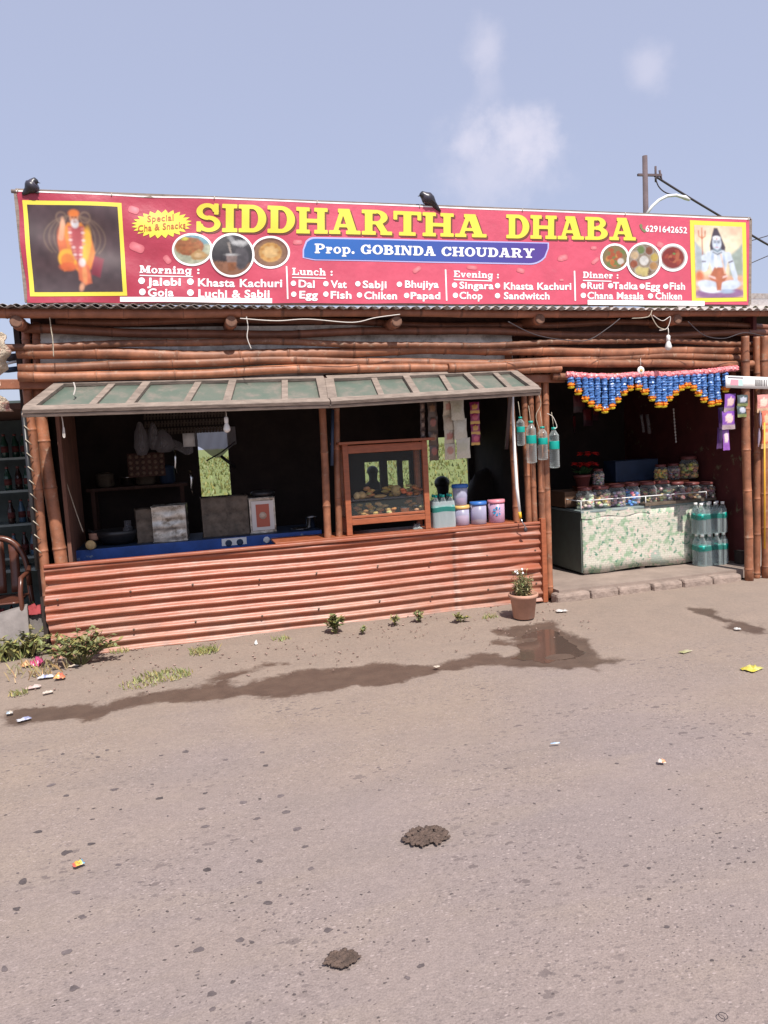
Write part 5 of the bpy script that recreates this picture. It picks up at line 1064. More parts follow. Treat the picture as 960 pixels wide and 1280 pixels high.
strip('wide pale cream snack strip hanging lowest edge tilted', 570, 500, 581, 572, YS-.03, 3, .13, two((.56, .53, .43), [(.50, .48, .36), (.62, .6, .5)]), seed=3)
strip('purple and yellow snack strip next to the cream strips', 593, 503, 595, 556, YS-.02, 4, .09, two((.26, .02, .09), [(.58, .30, .08), (.5, .1, .15)], (.55, .35, .1)), seed=4)
strip('dark strip of small sachets beside the cabinet top', 528, 503, 529, 560, YS+.1, 5, .05, two((.12, .08, .07), [(.3, .2, .15)]), seed=5)
pur = two((.20, .07, .36), [(.70, .48, .46)], (.42, .32, .34))
strip('purple snack strip hanging furthest right of the garland, in front', 913, 493, 910, 536, 6.10, 2, .155, pur, seed=6, yaw=.1)
strip('dark purple snack strip behind the front purple one', 902, 510, 899, 560, 6.22, 2, .10, two((.10, .035, .20), [(.24, .12, .40)], (.3, .15, .45)), seed=7, yaw=.5)
strip('narrow purple packet turned edge on below the front purple strip', 908, 536, 907, 562, 6.13, 1, .07, two((.28, .10, .42), [(.62, .5, .5)]), seed=8, yaw=-.3)
strip('green and navy snack strip left of the red packets', 929, 494, 927, 521, 6.07, 2, .125, two((.05, .07, .07), [(.42, .44, .50)], (.22, .26, .10)), seed=9)
strip('red and cream snack strip at the top right edge', 953, 494, 955, 515, 6.04, 1, .14, two((.62, .25, .22), [(.72, .55, .45)], (.68, .45, .3)), seed=10)
strip('orange and red snack strip at the right edge in front of the bamboos', 958, 514, 957, 560, 6.03, 2, .10, two((.62, .16, .09), [(.75, .42, .25)], (.7, .45, .25)), seed=11)
strip('grey lilac packets turned sideways on the right bamboos', 951, 513, 948, 558, 6.02, 2, .06, two((.24, .19, .26), [(.3, .25, .3)]), seed=12, yaw=.8)
# white printed paper strip above them
a, b = P(907, 477, 6.05), P(985, 480, 6.05)
t = MB(); t.grid(lambda u, v: a.lerp(b, u)+Vector((0, .004*math.sin(u*9), (v-.5)*.115)), 20, 2); t = tag(t.build('paper_strip', M['plaster'], solid=.001), 'white printed paper strip with barcodes across the top of the right hand packets', 'paper')
bc = MB(); x = .46
while x < .80:
    w_ = rd.uniform(.004, .016)
    if not .66 < x < .68: bc.grid(lambda u, v: a.lerp(b, x+w_*u)+Vector((0, -.003+.004*math.sin((x+w_*u)*9), -.032+.066*v)), 1, 1)
    x += w_+rd.uniform(.008, .018)
bc.build('barcode', M['cable'], t)
bc = MB(); bc.paint((.8, .3, .36)); bc.grid(lambda u, v: a.lerp(b, .08+.12*u)+Vector((0, -.003+.004*math.sin((.08+.12*u)*9), -.03+.055*v)), 4, 3); bc.paint((.45, .62, .6)); bc.grid(lambda u, v: a.lerp(b, .20+.07*u)+Vector((0, -.003+.004*math.sin((.2+.07*u)*9), -.035+.06*v)), 4, 3); bc.paint((.2, .18, .2)); bc.grid(lambda u, v: a.lerp(b, .03+.25*u)+Vector((0, -.003+.004*math.sin((.03+.25*u)*9), .036+.012*v)), 4, 1); bc.build('print', M['print_'], t)
q = MB(); q.tube([P(955.5, 528, 6.0), P(956, 686, 6.0)], .008, 8); tag(q.build('yellow_rod', M['yel_pole']), 'thin bright yellow rod on the right hand bamboos', 'rod')

# ---------------- water bottles hanging on the corner bamboos
def wbottle(r, h):
    t = thing('water_bottle', 'x', 'bottle', (0, 0, 0), 'plastic water bottles hung on the corner bamboos'); q = MB(); prof = [(r*.55, 0), (r*.9, .004), (r, .014)]; z = .02
    while z < h*.44: prof += [(r, z), (r*.93, z+.007), (r, z+.014)]; z += .018
    prof += [(r*.97, h*.46), (r*.97, h*.66)]; z = h*.68
    while z < h*.80: prof += [(r, z), (r*.93, z+.007)]; z += .014
    prof += [(r*.8, h*.84), (r*.45, h*.91), (r*.36, h*.93), (r*.36, h*.955)]
    q.lathe(prof, n=18); q.build('body', M['bottle'], t)
    q = MB(); q.lathe([(r*1.0, h*.465), (r*1.01, h*.47), (r*1.01, h*.655), (r*1.0, h*.66)], n=18); q.build('label_band', M['teal'], t)
    q = MB(); q.lathe([(r*.46, h*.94), (r*.46, h), (0, h*1.0)], n=14); q.build('cap', M['teal'], t)
    q = MB(); q.tube([(0, 0, h), (.004, .02, h+.06), (0, .03, h+.14)], .0025, 5); q.build('string', M['rope'], t); return t
specs = [(651.5, 521, 557, 6.24, 'small water bottle hung leftmost on the corner bamboos'), (665, 526, 579, 6.22, 'second water bottle from left on the corner bamboos, the widest'), (679, 533, 575, 6.24, 'third water bottle from left, half behind the rightmost one'), (693.5, 534, 585, 6.20, 'rightmost water bottle hung by a wire hook in front of the doorway')]
for x, y0, y1, Y, lab in specs:
    h = P(x, y0, Y).z-P(x, y1, Y).z; o = wbottle(.047 if 'widest' in lab or 'rightmost' in lab else .038, h); o.location = P(x, y1, Y); o['label'] = lab
# white tube stick and lock hanging by the posts
q = MB(); q.tube([P(x, y, 6.24) for x, y in ((641, 494), (641, 520), (643, 560), (646, 610), (650, 642))], [.012, .013, .015, .016, .012], 8); t = tag(q.build('white_stick', M['white']), 'white stick wrapped in plastic leaning on the corner bamboos', 'stick')
q = MB(); q.tube([P(649.6, 640, 6.24), P(650.5, 648, 6.24)], .015, 8); q.build('yellow_tip', M['yel_pole'], t)
c = P(657, 662, 6.20); t = thing('padlock', 'dark padlock hanging on a chain at the corner of the tin panel', 'padlock', c)
q = MB(); q.blob(c, (.020, .012, .024)); q.build('lock_body', M['cable'], t)
q = MB(); q.tube([P(651, 648, 6.21), P(653, 653, 6.2), P(656, 657, 6.2), c], .006, 6); q.build('chain', M['steel'], t)

# ---------------- wooden display cabinet
A, B = P(434, 665, 6.34), P(540, 655, 6.34); x0, x1 = A.x+.0, B.x-.01; z0 = .765; z1 = P(485, 553, 6.34).z; y0, y1 = 6.34, 6.62
t = thing('display_cabinet', 'reddish brown wooden glass fronted display cabinet of snacks on the ledge', 'cabinet', ((x0+x1)/2, 6.48, z0))
lw = .05
for xx in (x0+lw/2, x1-lw/2):
    for yy in (y0+.02, y1-.02):
        q = MB(); q.box((xx, yy, (z0+z1)/2), (lw, .04, z1-z0)); q.build('corner_post', M['brown_wood'], t, bevel=.003)
zb, zt = z0+.10, z1-.012
def hx(px, py): return P(px, py, y0).z
zr1, zr2 = hx(485, 646), hx(485, 641)
q = MB(); q.box(((x0+x1)/2, y0+.02, z0+.115), (x1-x0-2*lw, .036, .052)); q.build('bottom_rail', M['brown_wood'], t, bevel=.003)
q = MB(); q.box(((x0+x1)/2, y0+.018, z0+.158), (x1-x0-2*lw, .032, .022)); q.build('bottom_rail', M['brown_wood'], t, bevel=.003)
q = MB(); q.box(((x0+x1)/2, y0+.02, z1-.045), (x1-x0-2*lw, .036, .07)); q.build('top_rail', M['brown_wood'], t, bevel=.003)
q = MB(); q.box(((x0+x1)/2+.005, (y0+y1)/2-.02, z1+.012), (x1-x0+.10, y1-y0+.09, .024)); q.build('top', M['brown_wood'], t, bevel=.004)
q = MB(); q.box(((x0+x1)/2, (y0+y1)/2, z0+.142), (x1-x0-.03, y1-y0-.04, .012)); q.build('floor_board', M['brown_wood'], t)
zs = z0+.300
q = MB(); q.box(((x0+x1)/2, (y0+y1)/2+.01, zs), (x1-x0-.06, y1-y0-.09, .010)); q.build('glass_shelf', M['film'], t)
q = MB(); q.box(((x0+x1)/2, y0+.022, (z0+.17+z1-.08)/2), (x1-x0-2*lw, .004, z1-.08-z0-.17)); q.build('glass_pane', M['glass'], t)
for xx in (x0+.02, x1-.02):
    q = MB(); q.box((xx, (y0+y1)/2, (z0+.15+z1-.03)/2), (.004, y1-y0-.085, z1-z0-.19)); q.build('glass_pane', M['glass'], t)
# snacks on its shelf and floor
def snack(label, px, z, dy, rx, rz, kind, col, seed):
    c = P(px, 620, y0+dy); q = MB(); q.paint(col); r_ = random.Random(seed)
    if kind == 'puff': q.blob((c.x, y0+dy, z+rz), (rx, rx*.8, rz), 3, .10, seed)
    else:
        for k in range(kind):
            q.paint(tuple(v*r_.uniform(.75, 1.2) for v in col)); q.blob((c.x+r_.uniform(-rx, rx)*.7, y0+dy+r_.uniform(-.03, .03), z+.012+.016*k*.8), (rx*.55, rx*.45, .014), 2, .15, seed+k)
    return tag(q.build('snack', M['bread']), label, 'snack', 'fried snacks in the display cabinet')
zf = z0+.149; zq = zs+.006
snack('pale puffed bread at the left end of the cabinet shelf', 452, zq, .12, .045, .034, 'puff', (.95, .85, .8), 1)
snack('pale puffed bread half hidden at the cabinet left post', 446, zq, .09, .03, .034, 'puff', (.95, .95, 1), 2)
snack('flat pale bread lying in the middle of the cabinet shelf', 475, zq, .10, .06, .016, 'puff', (.9, .8, .7), 3)
snack('large round puffed bread standing on the cabinet shelf', 496, zq, .15, .052, .050, 'puff', (.95, .9, .75), 4)
snack('heap of orange brown fritters right of the large puffed bread', 508, zq, .08, .055, 0, 5, (1.0, .48, .28), 5)
snack('heap of reddish brown pastries at the right end of the shelf', 522, zq, .12, .055, 0, 6, (.75, .36, .24), 6)
for k, (px, lab) in enumerate(((452, 'row of flat fritters at the left of the cabinet floor'), (468, 'pale fritters second from left on the cabinet floor'), (481, 'white dusted fritters in the middle of the cabinet floor'), (492, 'orange fritters on the cabinet floor left of the steel bowl'), (524, 'flat fritters on the cabinet floor right of the steel bowl'))):
    snack(lab, px, zf, .09+.02*(k % 2), .05, 0, 4, [(.6, .42, .3), (.8, .72, .6), (1.1, 1.1, 1.2), (1, .55, .3), (.9, .85, .7)][k], 20+k)
for k, (px, lab, col) in enumerate(((462, 'golden puffed breads leaning behind the left ones on the shelf', (1.1, .9, .6)), (486, 'golden fritter pile behind the flat bread on the shelf', (1.0, .75, .4)), (514, 'pale flat breads stacked behind the orange fritters', (1.1, .95, .75)))):
    snack(lab, px, zq, .20, .06, 0, 7, col, 50+k)
for k, (px, lab, col) in enumerate(((446, 'brown fritters at the far left of the cabinet floor', (.7, .45, .3)), (460, 'yellow fritter heap at the back left of the cabinet floor', (1.0, .75, .35)), (476, 'pale heap of sweets at the back middle of the cabinet floor', (1.2, 1.1, .95)), (512, 'brown heap of snacks behind the steel bowl', (.7, .45, .28)))):
    snack(lab, px, zf, .19, .055, 0, 8, col, 60+k)
c = P(505, 625, y0+.12); q = MB(); q.lathe([(.02, 0), (.04, .006), (.055, .05), (.058, .052), (.052, .048), (.036, .01), (0, .006)], (c.x, y0+.12, zf), 20); tag(q.build('steel_bowl', M['steel']), 'shiny steel bowl on the cabinet floor', 'bowl')
c = P(520, 625, y0+.16); q = MB(); q.lathe([(.02, 0), (.035, .006), (.04, .06), (.042, .06), (.036, .055), (.02, .01), (0, .006)], (c.x, y0+.17, zf), 18); tag(q.build('steel_bowl', M['steel']), 'smaller steel cup behind the right end of the cabinet floor', 'bowl')
rag('plastic_bag', 'crumpled clear bag under the display cabinet', 'bag', (P(522, 655, 6.4).x, 6.42, .762), .09, .08, .05, M['bottle'], 8, 8)

# ---------------- ledge: bottle pack, tubs
YL = 6.42; ZL = .763
def pack(label, cx, cy, z, nx_, ny_, r, h, wm='wrap', cap=True, group='shrink wrapped packs of water bottles'):
    t = thing('bottle_pack', label, 'bottle pack', (cx, cy, z), group)
    for i in range(nx_):
        for j in range(ny_):
            x, y = cx+(i-(nx_-1)/2)*2*r, cy+(j-(ny_-1)/2)*2*r
            q = MB(); q.lathe([(r*.8, 0), (r*.98, .01), (r*.98, h*.4), (r*.9, h*.45), (r*.98, h*.5), (r*.98, h*.68), (r*.85, h*.76), (r*.42, h*.9), (r*.36, h*.93)], (x, y, z), 12); bo = q.build('bottle', M['bottle'], t)
            q = MB(); q.lathe([(r*1.0, h*.5), (r*1.0, h*.66)], (x, y, z), 12); q.build('label_band', M['teal'], bo)
            q = MB(); q.lathe([(r*.42, h*.92), (r*.42, h), (0, h)], (x, y, z), 10); q.build('cap', M['plaster'] if not cap else M['teal'], bo)
    q = MB(); w_, d_ = nx_*r+.003, ny_*r+.003
    def fn(u, v):
        a = 2*math.pi*u; k = 5; ca, sa = math.cos(a), math.sin(a); s_ = (abs(ca)**k+abs(sa)**k)**(-1/k); sq = 1-.05*max(0, v-.75)*4; wr = 1+.012*math.sin(u*70+v*9)
        return Vector((cx+w_*ca*s_*sq*wr, cy+d_*sa*s_*sq*wr, z+v*h*.80))
    q.grid(fn, 48, 8); q.build('shrink_wrap', M[wm], t)
    q = MB(); q.grid(lambda u, v: (lambda p_: Vector((cx+(p_.x-cx)*1.008, cy+(p_.y-cy)*1.008, p_.z)))(fn(u, .60+.18*v+.02*math.sin(u*19))), 48, 2); q.build('print_band', clear('band_film', (.25, .62, .56), .2, .38, (.05, .27, .24), .25), t); return t
c = P(553, 640, YL); M['wrap_pale'] = clear('shrink_wrap_pale', (.85, .92, .92), .2, .36, (.62, .70, .72), .25); pack('small shrink wrapped pack of water bottles on the ledge right of the cabinet', c.x, YL, ZL, 3, 2, .036, .30, 'wrap_pale')
def tub(label, px, Y, z, r, h, body, lid, fill, fillh, lidh=.02, flare=1.0, rim=None):
    c = P(px, 640, Y); t = thing('plastic_tub', label, 'tub', (c.x, Y, z), 'plastic tubs on the ledge'); q = MB(); q.lathe([(r*.9, 0), (r, .004), (r*flare, h), ], (c.x, Y, z), 24); q.build('body', M[body], t)
    if fill: q = MB(); q.paint(fill); q.lathe([(r*.86, .004), (r*.93, .01), (r*.93, fillh*.9), (r*.5, fillh), (0, fillh*1.05)], (c.x, Y, z), 18, wob=lambda a, z_: .02*math.sin(a*4)); q.build('contents', M['attr'], t)
    q = MB(); q.lathe([(r*flare*1.07, h-.012), (r*flare*1.09, h), (r*flare*1.05, h+lidh), (0, h+lidh)], (c.x, Y, z), 24); q.build('lid', M[lid], t, ); return t
tub('lower square tub with yellow rim holding pale snacks on the ledge', 577, YL, ZL, .070, .165, 'tub', 'yellow_lid', (.72, .40, .30), .09)
tub('tall flared tub with dark blue lid stacked on the yellow rimmed tub', 576, YL, ZL+.186, .060, .175, 'tub', 'blue_lid', (.55, .28, .26), .07, flare=1.2)
tub('tub with bright blue lid and yellow contents on the ledge', 598, YL-.02, ZL, .074, .19, 'tub', 'blue_lid', (.75, .52, .20), .035)
t = tub('pink tub with pink lid and blue flower print at the right end of the ledge', 620.5, YL-.02, ZL, .076, .195, 'tub_pink', 'pink_lid', (.5, .15, .25), .11)
c = P(619, 640, YL-.02); q = MB()
for k in range(7):
    a = 2*math.pi*k/7; q.grid(lambda u, v: (lambda ang, zz: Vector((c.x+.0775*math.sin(ang), YL-.02-.0775*math.cos(ang), ZL+.11+zz)))(-.1+(.012*math.cos(a)+.034*v*math.cos(a+.35*(u-.5)*2))/.0775, .010*math.sin(a)+.034*v*math.sin(a+.35*(u-.5)*2)), 2, 3)
q.build('flower_print', mat('flower_blue', (.0, .24, .46), .5), t)

# ---------------- blue table with tins inside the left opening
tb = thing('blue_table', 'long blue painted work table inside the left opening', 'table', (.5, 6.95, 0))
xl, xr = P(92, 690, 6.75).x, P(402, 668, 6.75).x
q = MB(); q.box(((xl+xr)/2, 7.05, .775), (xr-xl, .60, .03)); q.build('table_top', M['navy'], tb)
q = MB(); q.box(((xl+xr)/2, 6.745, .71), (xr-xl, .02, .16)); q.build('front_board', M['blue'], tb, bevel=.003)
for xx in (xl+.05, xr-.05):
    for yy in (6.8, 7.3): q = MB(); q.box((xx, yy, .41), (.05, .05, .70)); q.build('leg', M['blue'], tb)
q = MB(); q.grid(lambda u, v: Vector((P(277, 675, 6.73).x+.22*u, 6.732, .72+.065*v)), 4, 1); q.build('white_label', M['plaster'], tb)
for k, dx in enumerate((.06, .16, .40)):
    q = MB(); q.lathe([(.018, 0), (.030, .001), (.030, .003), (.018, .002)], (P(277, 675, 6.73).x+dx, 6.733, .742), 14, ax=(0, -1, 0)); q.build('ring_mark', M['navy'] if k < 2 else M['plaster'], tb)
def oiltin(label, px, Y, w, d, h, m, rz=0, label_print=False, dent=.006):
    c = P(px, 650, Y); t = thing('oil_tin', label, 'tin', (c.x, Y, .79), 'square oil tins on the blue table'); t.rotation_euler.z = 0
    r2 = np.random.default_rng(int(px)); H = r2.random((12, 12)); q = MB(); rot = Euler((0, 0, rz)).to_matrix(); b_ = Vector((c.x, Y, .79))
    for k in range(4):
        rk = Euler((0, 0, rz+k*math.pi/2)).to_matrix(); ww, dd = (w, d) if k % 2 == 0 else (d, w)
        q.grid(lambda u, v: b_+rk @ Vector(((u-.5)*ww, -dd/2+dent*(H[int(u*11), int(v*11)]-.5)*2*(0 < u < 1)*(0 < v < 1)+.004*math.sin(v*24)*(.1 < u < .9), v*h)), 8, 11)
    q.grid(lambda u, v: b_+rot @ Vector(((u-.5)*w, (v-.5)*d, h-.008)), 2, 2); q.build('body', M[m], t)
    q = MB()
    for zz in (.004, h-.002):
        pts = [b_+rot @ Vector((sx*w/2, sy*d/2, zz)) for sx, sy in ((-1, -1), (1, -1), (1, 1), (-1, 1), (-1, -1))]; q.tube(pts, .006, 6)
    q.build('rim', M[m], t)
    if label_print:
        q = MB(); q.paint((.75, .7, .66)); q.grid(lambda u, v: b_+rot @ Vector(((u-.5)*w*.86, -d/2-.010, .03+v*(h-.06))), 2, 2); q.paint((.5, .12, .07)); q.grid(lambda u, v: b_+rot @ Vector(((u-.5)*w*.52, -d/2-.013, .06+v*(h-.12))), 2, 2); q.paint((.66, .5, .38)); q.lathe([(0, 0), (.034, 0), (.034, .002), (0, .003)], b_+rot @ Vector((0, -d/2-.013, h*.5)), 16, ax=(0, -1, 0)); q.build('label_print', M['print_'], t)
oiltin('dull dark tin left of the shiny silver tin', 182, 6.98, .17, .2, .30, 'old_tin', .1)
oiltin('shiny dented silver tin on the blue table', 213, 6.92, .29, .22, .32, 'silver', -.08, dent=.010)
oiltin('brown rusty tin in the middle pair, left one', 268, 7.0, .22, .22, .36, 'old_tin', .0)
oiltin('brown rusty tin in the middle pair, right one', 296, 7.0, .20, .22, .36, 'old_tin', .03)
oiltin('white tin with red label right of the brown tins', 327, 6.98, .235, .22, .33, 'silver', .02, True)
c = P(328, 612, 6.98); q = MB(); q.lathe([(.06, 0), (.11, .01), (.115, .035), (.10, .05), (0, .06)], (c.x, 6.98, 1.125), 20); tag(q.build('pan_lid', M['black']), 'dark pan resting on the red labelled tin', 'pan')
c = P(389, 652, 6.95); q = MB(); q.lathe([(.03, 0), (.05, .01), (.055, .11), (.058, .11), (.05, .105), (.04, .015), (0, .01)], (c.x, 6.95, .79), 18); tag(q.build('steel_mug', M['steel']), 'steel mug at the right end of the blue table', 'mug')
c = P(376, 657, 6.9); q = MB(); q.lathe([(.05, 0), (.09, .012), (.092, .015), (.05, .006), (0, .005)], (c.x, 6.9, .79), 20); tag(q.build('steel_plate', M['steel']), 'steel plate lying beside the steel mug', 'plate')
c = P(147, 668, 6.98); q = MB(); q.lathe([(.07, 0), (.15, .03), (.19, .09), (.20, .13), (.19, .13), (.17, .09), (0, .03)], (c.x, 6.98, .79), 24); t = tag(q.build('wok', M['black']), 'black iron wok at the left end of the blue table', 'wok')
for sx in (-1, 1): q = MB(); q.tube([(c.x+sx*.19, 6.94, .91), (c.x+sx*.24, 6.96, .93), (c.x+sx*.24, 7.0, .93), (c.x+sx*.19, 7.02, .91)], .008, 6); q.build('handle', M['black'], t)
c = P(158, 645, 7.05); q = MB(); q.lathe([(.04, 0), (.045, .12), (.03, .14), (.032, .19), (.0, .19)], (c.x, 7.12, .79), 14); tag(q.build('oil_bottle', M['film']), 'pale bottle behind the black wok', 'bottle')
c = P(114, 676, 6.80); q = MB(); q.lathe([(.035, 0), (.04, .005), (.04, .09), (0, .09)], (c.x, 6.80, .815), 16, ax=(0, -1, .2)); tag(q.build('wood_roller', M['bread']), 'round wooden rolling board end beside the wok', 'rolling board')
c = P(116, 664, 6.86); q = MB(); q.lathe([(.03, 0), (.042, .02), (.04, .05), (.045, .06), (0, .062)], (c.x, 6.9, .85), 14); tag(q.build('spice_pot', M['terracotta']), 'small brown pot behind the wooden roller', 'pot')
# things deeper inside
def tray(label, px, py, Y):
    c = P(px, py, Y); t = thing('egg_tray', label, 'egg tray', c); q = MB(); q.box(c, (.36, .03, .24)); q.build('card_tray', M['brown_wall'], t, bevel=.004)
    q = MB()
    for i in range(6):
        for j in range(4): q.blob(c+Vector((-.15+.06*i, -.018, -.085+.057*j)), .02, seed=i)
    o = q.build('egg', mat('egg_brown', (.20, .13, .09), .6), t); o['kind'] = 'stuff'
tray('brown egg tray leaning against the dark inside wall', 183, 581, 7.9)
def sack(name, label, cat, c, r, m, seed, jit=.12): q = MB(); q.blob(c, r, 3, jit, seed); return tag(q.build(name, m), label, cat)
for k, (px, py, w, h, lab) in enumerate(((176, 548, .07, .16, 'dusty grey bag hanging at the left of the inside roof'), (204, 551, .10, .11, 'pale crumpled bag hanging beside the notice'), (192, 545, .06, .13, 'thin clear bag hanging between the grey bags'))):
    q = MB(); c = P(px, py, 7.6); q.lathe([(.01, h), (w*.3, h*.9), (w*.7, h*.4), (w, -h*.5), (w*.6, -h), (0, -h*1.05)], c, 14, wob=lambda a, z: .22*math.sin(a*5+z*60+k)); tag(q.build('plastic_bag', M['film']), lab, 'bag', 'bags hanging inside the left opening')
a_, b_ = P(228, 542, 7.6), P(244, 558, 7.6); q = MB(); q.grid(lambda u, v: Vector((a_.x+(b_.x-a_.x)*u, 7.58, b_.z+(a_.z-b_.z)*v)), 2, 2); t = tag(q.build('notice', M['plaster'], solid=.002), 'small white notice hanging inside the left opening', 'notice')
q = MB(); q.grid(lambda u, v: Vector((a_.x-.16+(b_.x-a_.x+.14)*u, 7.66+.01*math.sin(u*20), b_.z-.05+.10*v+.03*math.sin(u*6))), 14, 3); tag(q.build('cloth', M['film']), 'greyish cloth hanging behind the white notice', 'cloth')
q = MB(); a_ = P(243, 541, 8.55); q.grid(lambda u, v: Vector((a_.x+.45*u, 8.53+.02*math.sin(u*14+v*3), a_.z+.05-(.20+.14*math.sin(u*3.1)**2)*v)), 20, 6); tag(q.build('plastic_sheet', clear('dusty_sheet', (.7, .7, .72), .2, .72, (.36, .34, .36), .7)), 'torn grey plastic sheet over the top of the window opening', 'plastic sheet')
q = MB(); q.tube([P(276, 570, 8.5), P(294, 584, 8.5)], .02, 6); tag(q.build('stick', M['black']), 'short dark stick slanting across the window opening', 'stick')
q = MB(); q.tube([P(258, 576, 8.45), P(276, 566, 8.45), P(294, 552, 8.45)], .008, 5); tag(q.build('string', M['cable']), 'thin dark cord crossing the window opening', 'string')
for k, (px, py) in enumerate(((218, 574), (238, 600))):
    q = MB(); c = P(px, py, 7.7); q.tube([c+Vector((0, 0, .10)), c+Vector((.01, 0, .02)), c+Vector((0, -.01, -.08)), c+Vector((.02, 0, -.16))], [.012, .02, .012, .005], 6); tag(q.build('ladle', M['steel']), ['steel ladle hanging at the back left of the window opening', 'thin steel skimmer hanging nearest the window opening'][k], 'ladle')
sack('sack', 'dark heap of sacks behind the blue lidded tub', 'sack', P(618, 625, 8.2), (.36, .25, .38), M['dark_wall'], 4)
q = MB(); a_ = P(180, 516, 8.3); b_ = P(286, 540, 8.3)
for k in range(3):
    z_ = a_.z+(b_.z-a_.z)*(k+.5)/3
    for j in range(26): x_ = a_.x+(b_.x-a_.x)*j/26; q.beam((x_, 8.3, z_-.035), (x_+.01, 8.3, z_+.03), .022, .006, Vector((0, 1, 0)))
    q.beam((a_.x, 8.31, z_), (b_.x, 8.31, z_), .012, .012)
tag(q.build('reed_mat', mat('reed', (.13, .10, .08), .9, (20, .3))), 'grey reed mat strips hanging under the inside roof of the left opening', 'mat')
a_ = P(120, 612, 8.2); q = MB(); q.box((a_.x+.42, 8.2, a_.z), (1.0, .3, .03)); q.box((a_.x-.02, 8.2, a_.z/2), (.04, .28, a_.z)); q.box((a_.x+.86, 8.2, a_.z/2), (.04, .28, a_.z)); tag(q.build('shelf', M['brown_wall']), 'dark wooden shelf at the back of the left opening', 'shelf')
for k, (dx, r_, h_, mm) in enumerate(((.10, .09, .16, 'old_tin'), (.32, .07, .11, 'steel'), (.50, .10, .13, 'old_tin'), (.72, .08, .2, 'navy'))):
    q = MB(); q.lathe([(r_*.7, 0), (r_, .02), (r_, h_*.8), (r_*1.08, h_*.82), (r_*.9, h_*.9), (r_*.2, h_), (0, h_)], (a_.x+dx, 8.18, a_.z+.016), 18); tag(q.build('cooking_pot', M[mm]), ['sooty pot leftmost on the dark back shelf', 'small steel pot second on the dark back shelf', 'wide sooty pot third on the dark back shelf', 'tall navy pot rightmost on the dark back shelf'][k], 'pot')
# people sitting at the back as silhouettes
def person(label, px, py, Y, ground, s_=1.0):
    h = P(px, py, Y); t = thing('person', label, 'person', (h.x, Y, ground)); o = Vector((h.x, Y, h.z))
    V = [((0, 0, -.70), .15), ((0, 0, -.50), .15), ((0, 0, -.30), .155), ((0, 0, -.21), .13), ((0, 0, -.15), .085), ((0, -.01, -.09), .075), ((0, -.015, -.03), .090), ((0, 0, .05), .092), ((0, 0, .10), .06),
         ((.17, 0, -.24), .062), ((.22, -.04, -.48), .046), ((.14, -.24, -.60), .036), ((-.17, 0, -.24), .062), ((-.22, -.04, -.48), .046), ((-.14, -.24, -.60), .036), ((.10, -.18, -.74), .085), ((.12, -.46, -.72), .062), ((.12, -.46, -1.14), .045), ((-.10, -.18, -.74), .085), ((-.12, -.46, -.72), .062), ((-.12, -.46, -1.14), .045)]
    E = [(0, 1), (1, 2), (2, 3), (3, 4), (4, 5), (5, 6), (6, 7), (7, 8), (3, 9), (9, 10), (10, 11), (3, 12), (12, 13), (13, 14), (0, 15), (15, 16), (16, 17), (0, 18), (18, 19), (19, 20)]
    me = bpy.data.meshes.new('body'); me.from_pydata([tuple(Vector(v)*s_+o-t.location) for v, r in V], E, []); ob = bpy.data.objects.new('body', me); COL.objects.link(ob); ob.parent = t
    sk_ = ob.modifiers.new('skin', 'SKIN')
    for i, (v, r) in enumerate(V): me.skin_vertices[0].data[i].radius = (r*s_, r*s_)
    me.skin_vertices[0].data[0].use_root = True; sb_ = ob.modifiers.new('sub', 'SUBSURF'); sb_.levels = 1; sb_.render_levels = 2; me.materials.append(M['cloth'])
    q = MB(); q.blob(o+Vector((0, .012, .045))*s_, (.102*s_, .112*s_, .095*s_), 3); q.build('hair', M['hair'], t)
    q = MB(); q.box((h.x, Y+.05, h.z-.86*s_-.03), (.42, .42, .05)); 
    for sx in (-1, 1):
        for sy in (-1, 1): q.box((h.x+sx*.18, Y+.05+sy*.18, (h.z-.91*s_)/2), (.04, .04, max(.05, h.z-.91*s_)))
    tag(q.build('stool', M['dark_wall']), 'dark stool under the '+('right hand' if Y < 10 else 'other')+' seated silhouette', 'stool')
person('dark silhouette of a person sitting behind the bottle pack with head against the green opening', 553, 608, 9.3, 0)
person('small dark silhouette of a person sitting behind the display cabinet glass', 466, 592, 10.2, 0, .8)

# ---------------- left neighbour's bottles
def sbottle(col):
    t = thing('drink_bottle', 'x', 'bottle', (0, 0, 0), 'drink bottles on the neighbour shelves'); q = MB(); q.lathe([(.03, 0), (.034, .01), (.034, .13), (.028, .15), (.013, .20), (.013, .215)], n=12); q.build('body', col, t)
    q = MB(); q.lathe([(.0345, .05), (.0345, .11)], n=12); q.build('label_band', M['red_wall'], t); q = MB(); q.lathe([(.015, .21), (.015, .23), (0, .23)], n=10); q.build('cap', M['red_lid'], t); return t
gm_ = mat('dark_green_bottle', (.015, .05, .035), .2); bm_ = mat('dark_cola_bottle', (.03, .012, .01), .2); cm_ = mat('blue_bottle', (.05, .10, .16), .25)
pr = {k: sbottle(m) for k, m in (('dark green', gm_), ('dark brown', bm_), ('pale blue', cm_))}; first = {k: True for k in pr}
names = ['lowest', 'second', 'third', 'top']
for j, z in enumerate((.632, .962, 1.292, 1.612)):
    for i in range(7):
        k = [('pale blue', 'dark brown'), ('dark brown', 'pale blue'), ('dark green', 'dark brown'), ('dark green', 'dark green')][j][i % 2]; loc = (-1.14-.085*i, 8.02+.03*((i*7) % 3), z)
        lab = f'{k} drink bottle on the {names[j]} shelf of the dark stall at the far left'
        if first[k]: pr[k].location = loc; pr[k]['label'] = lab; first[k] = False; 
        else: dup(pr[k], loc, lab)
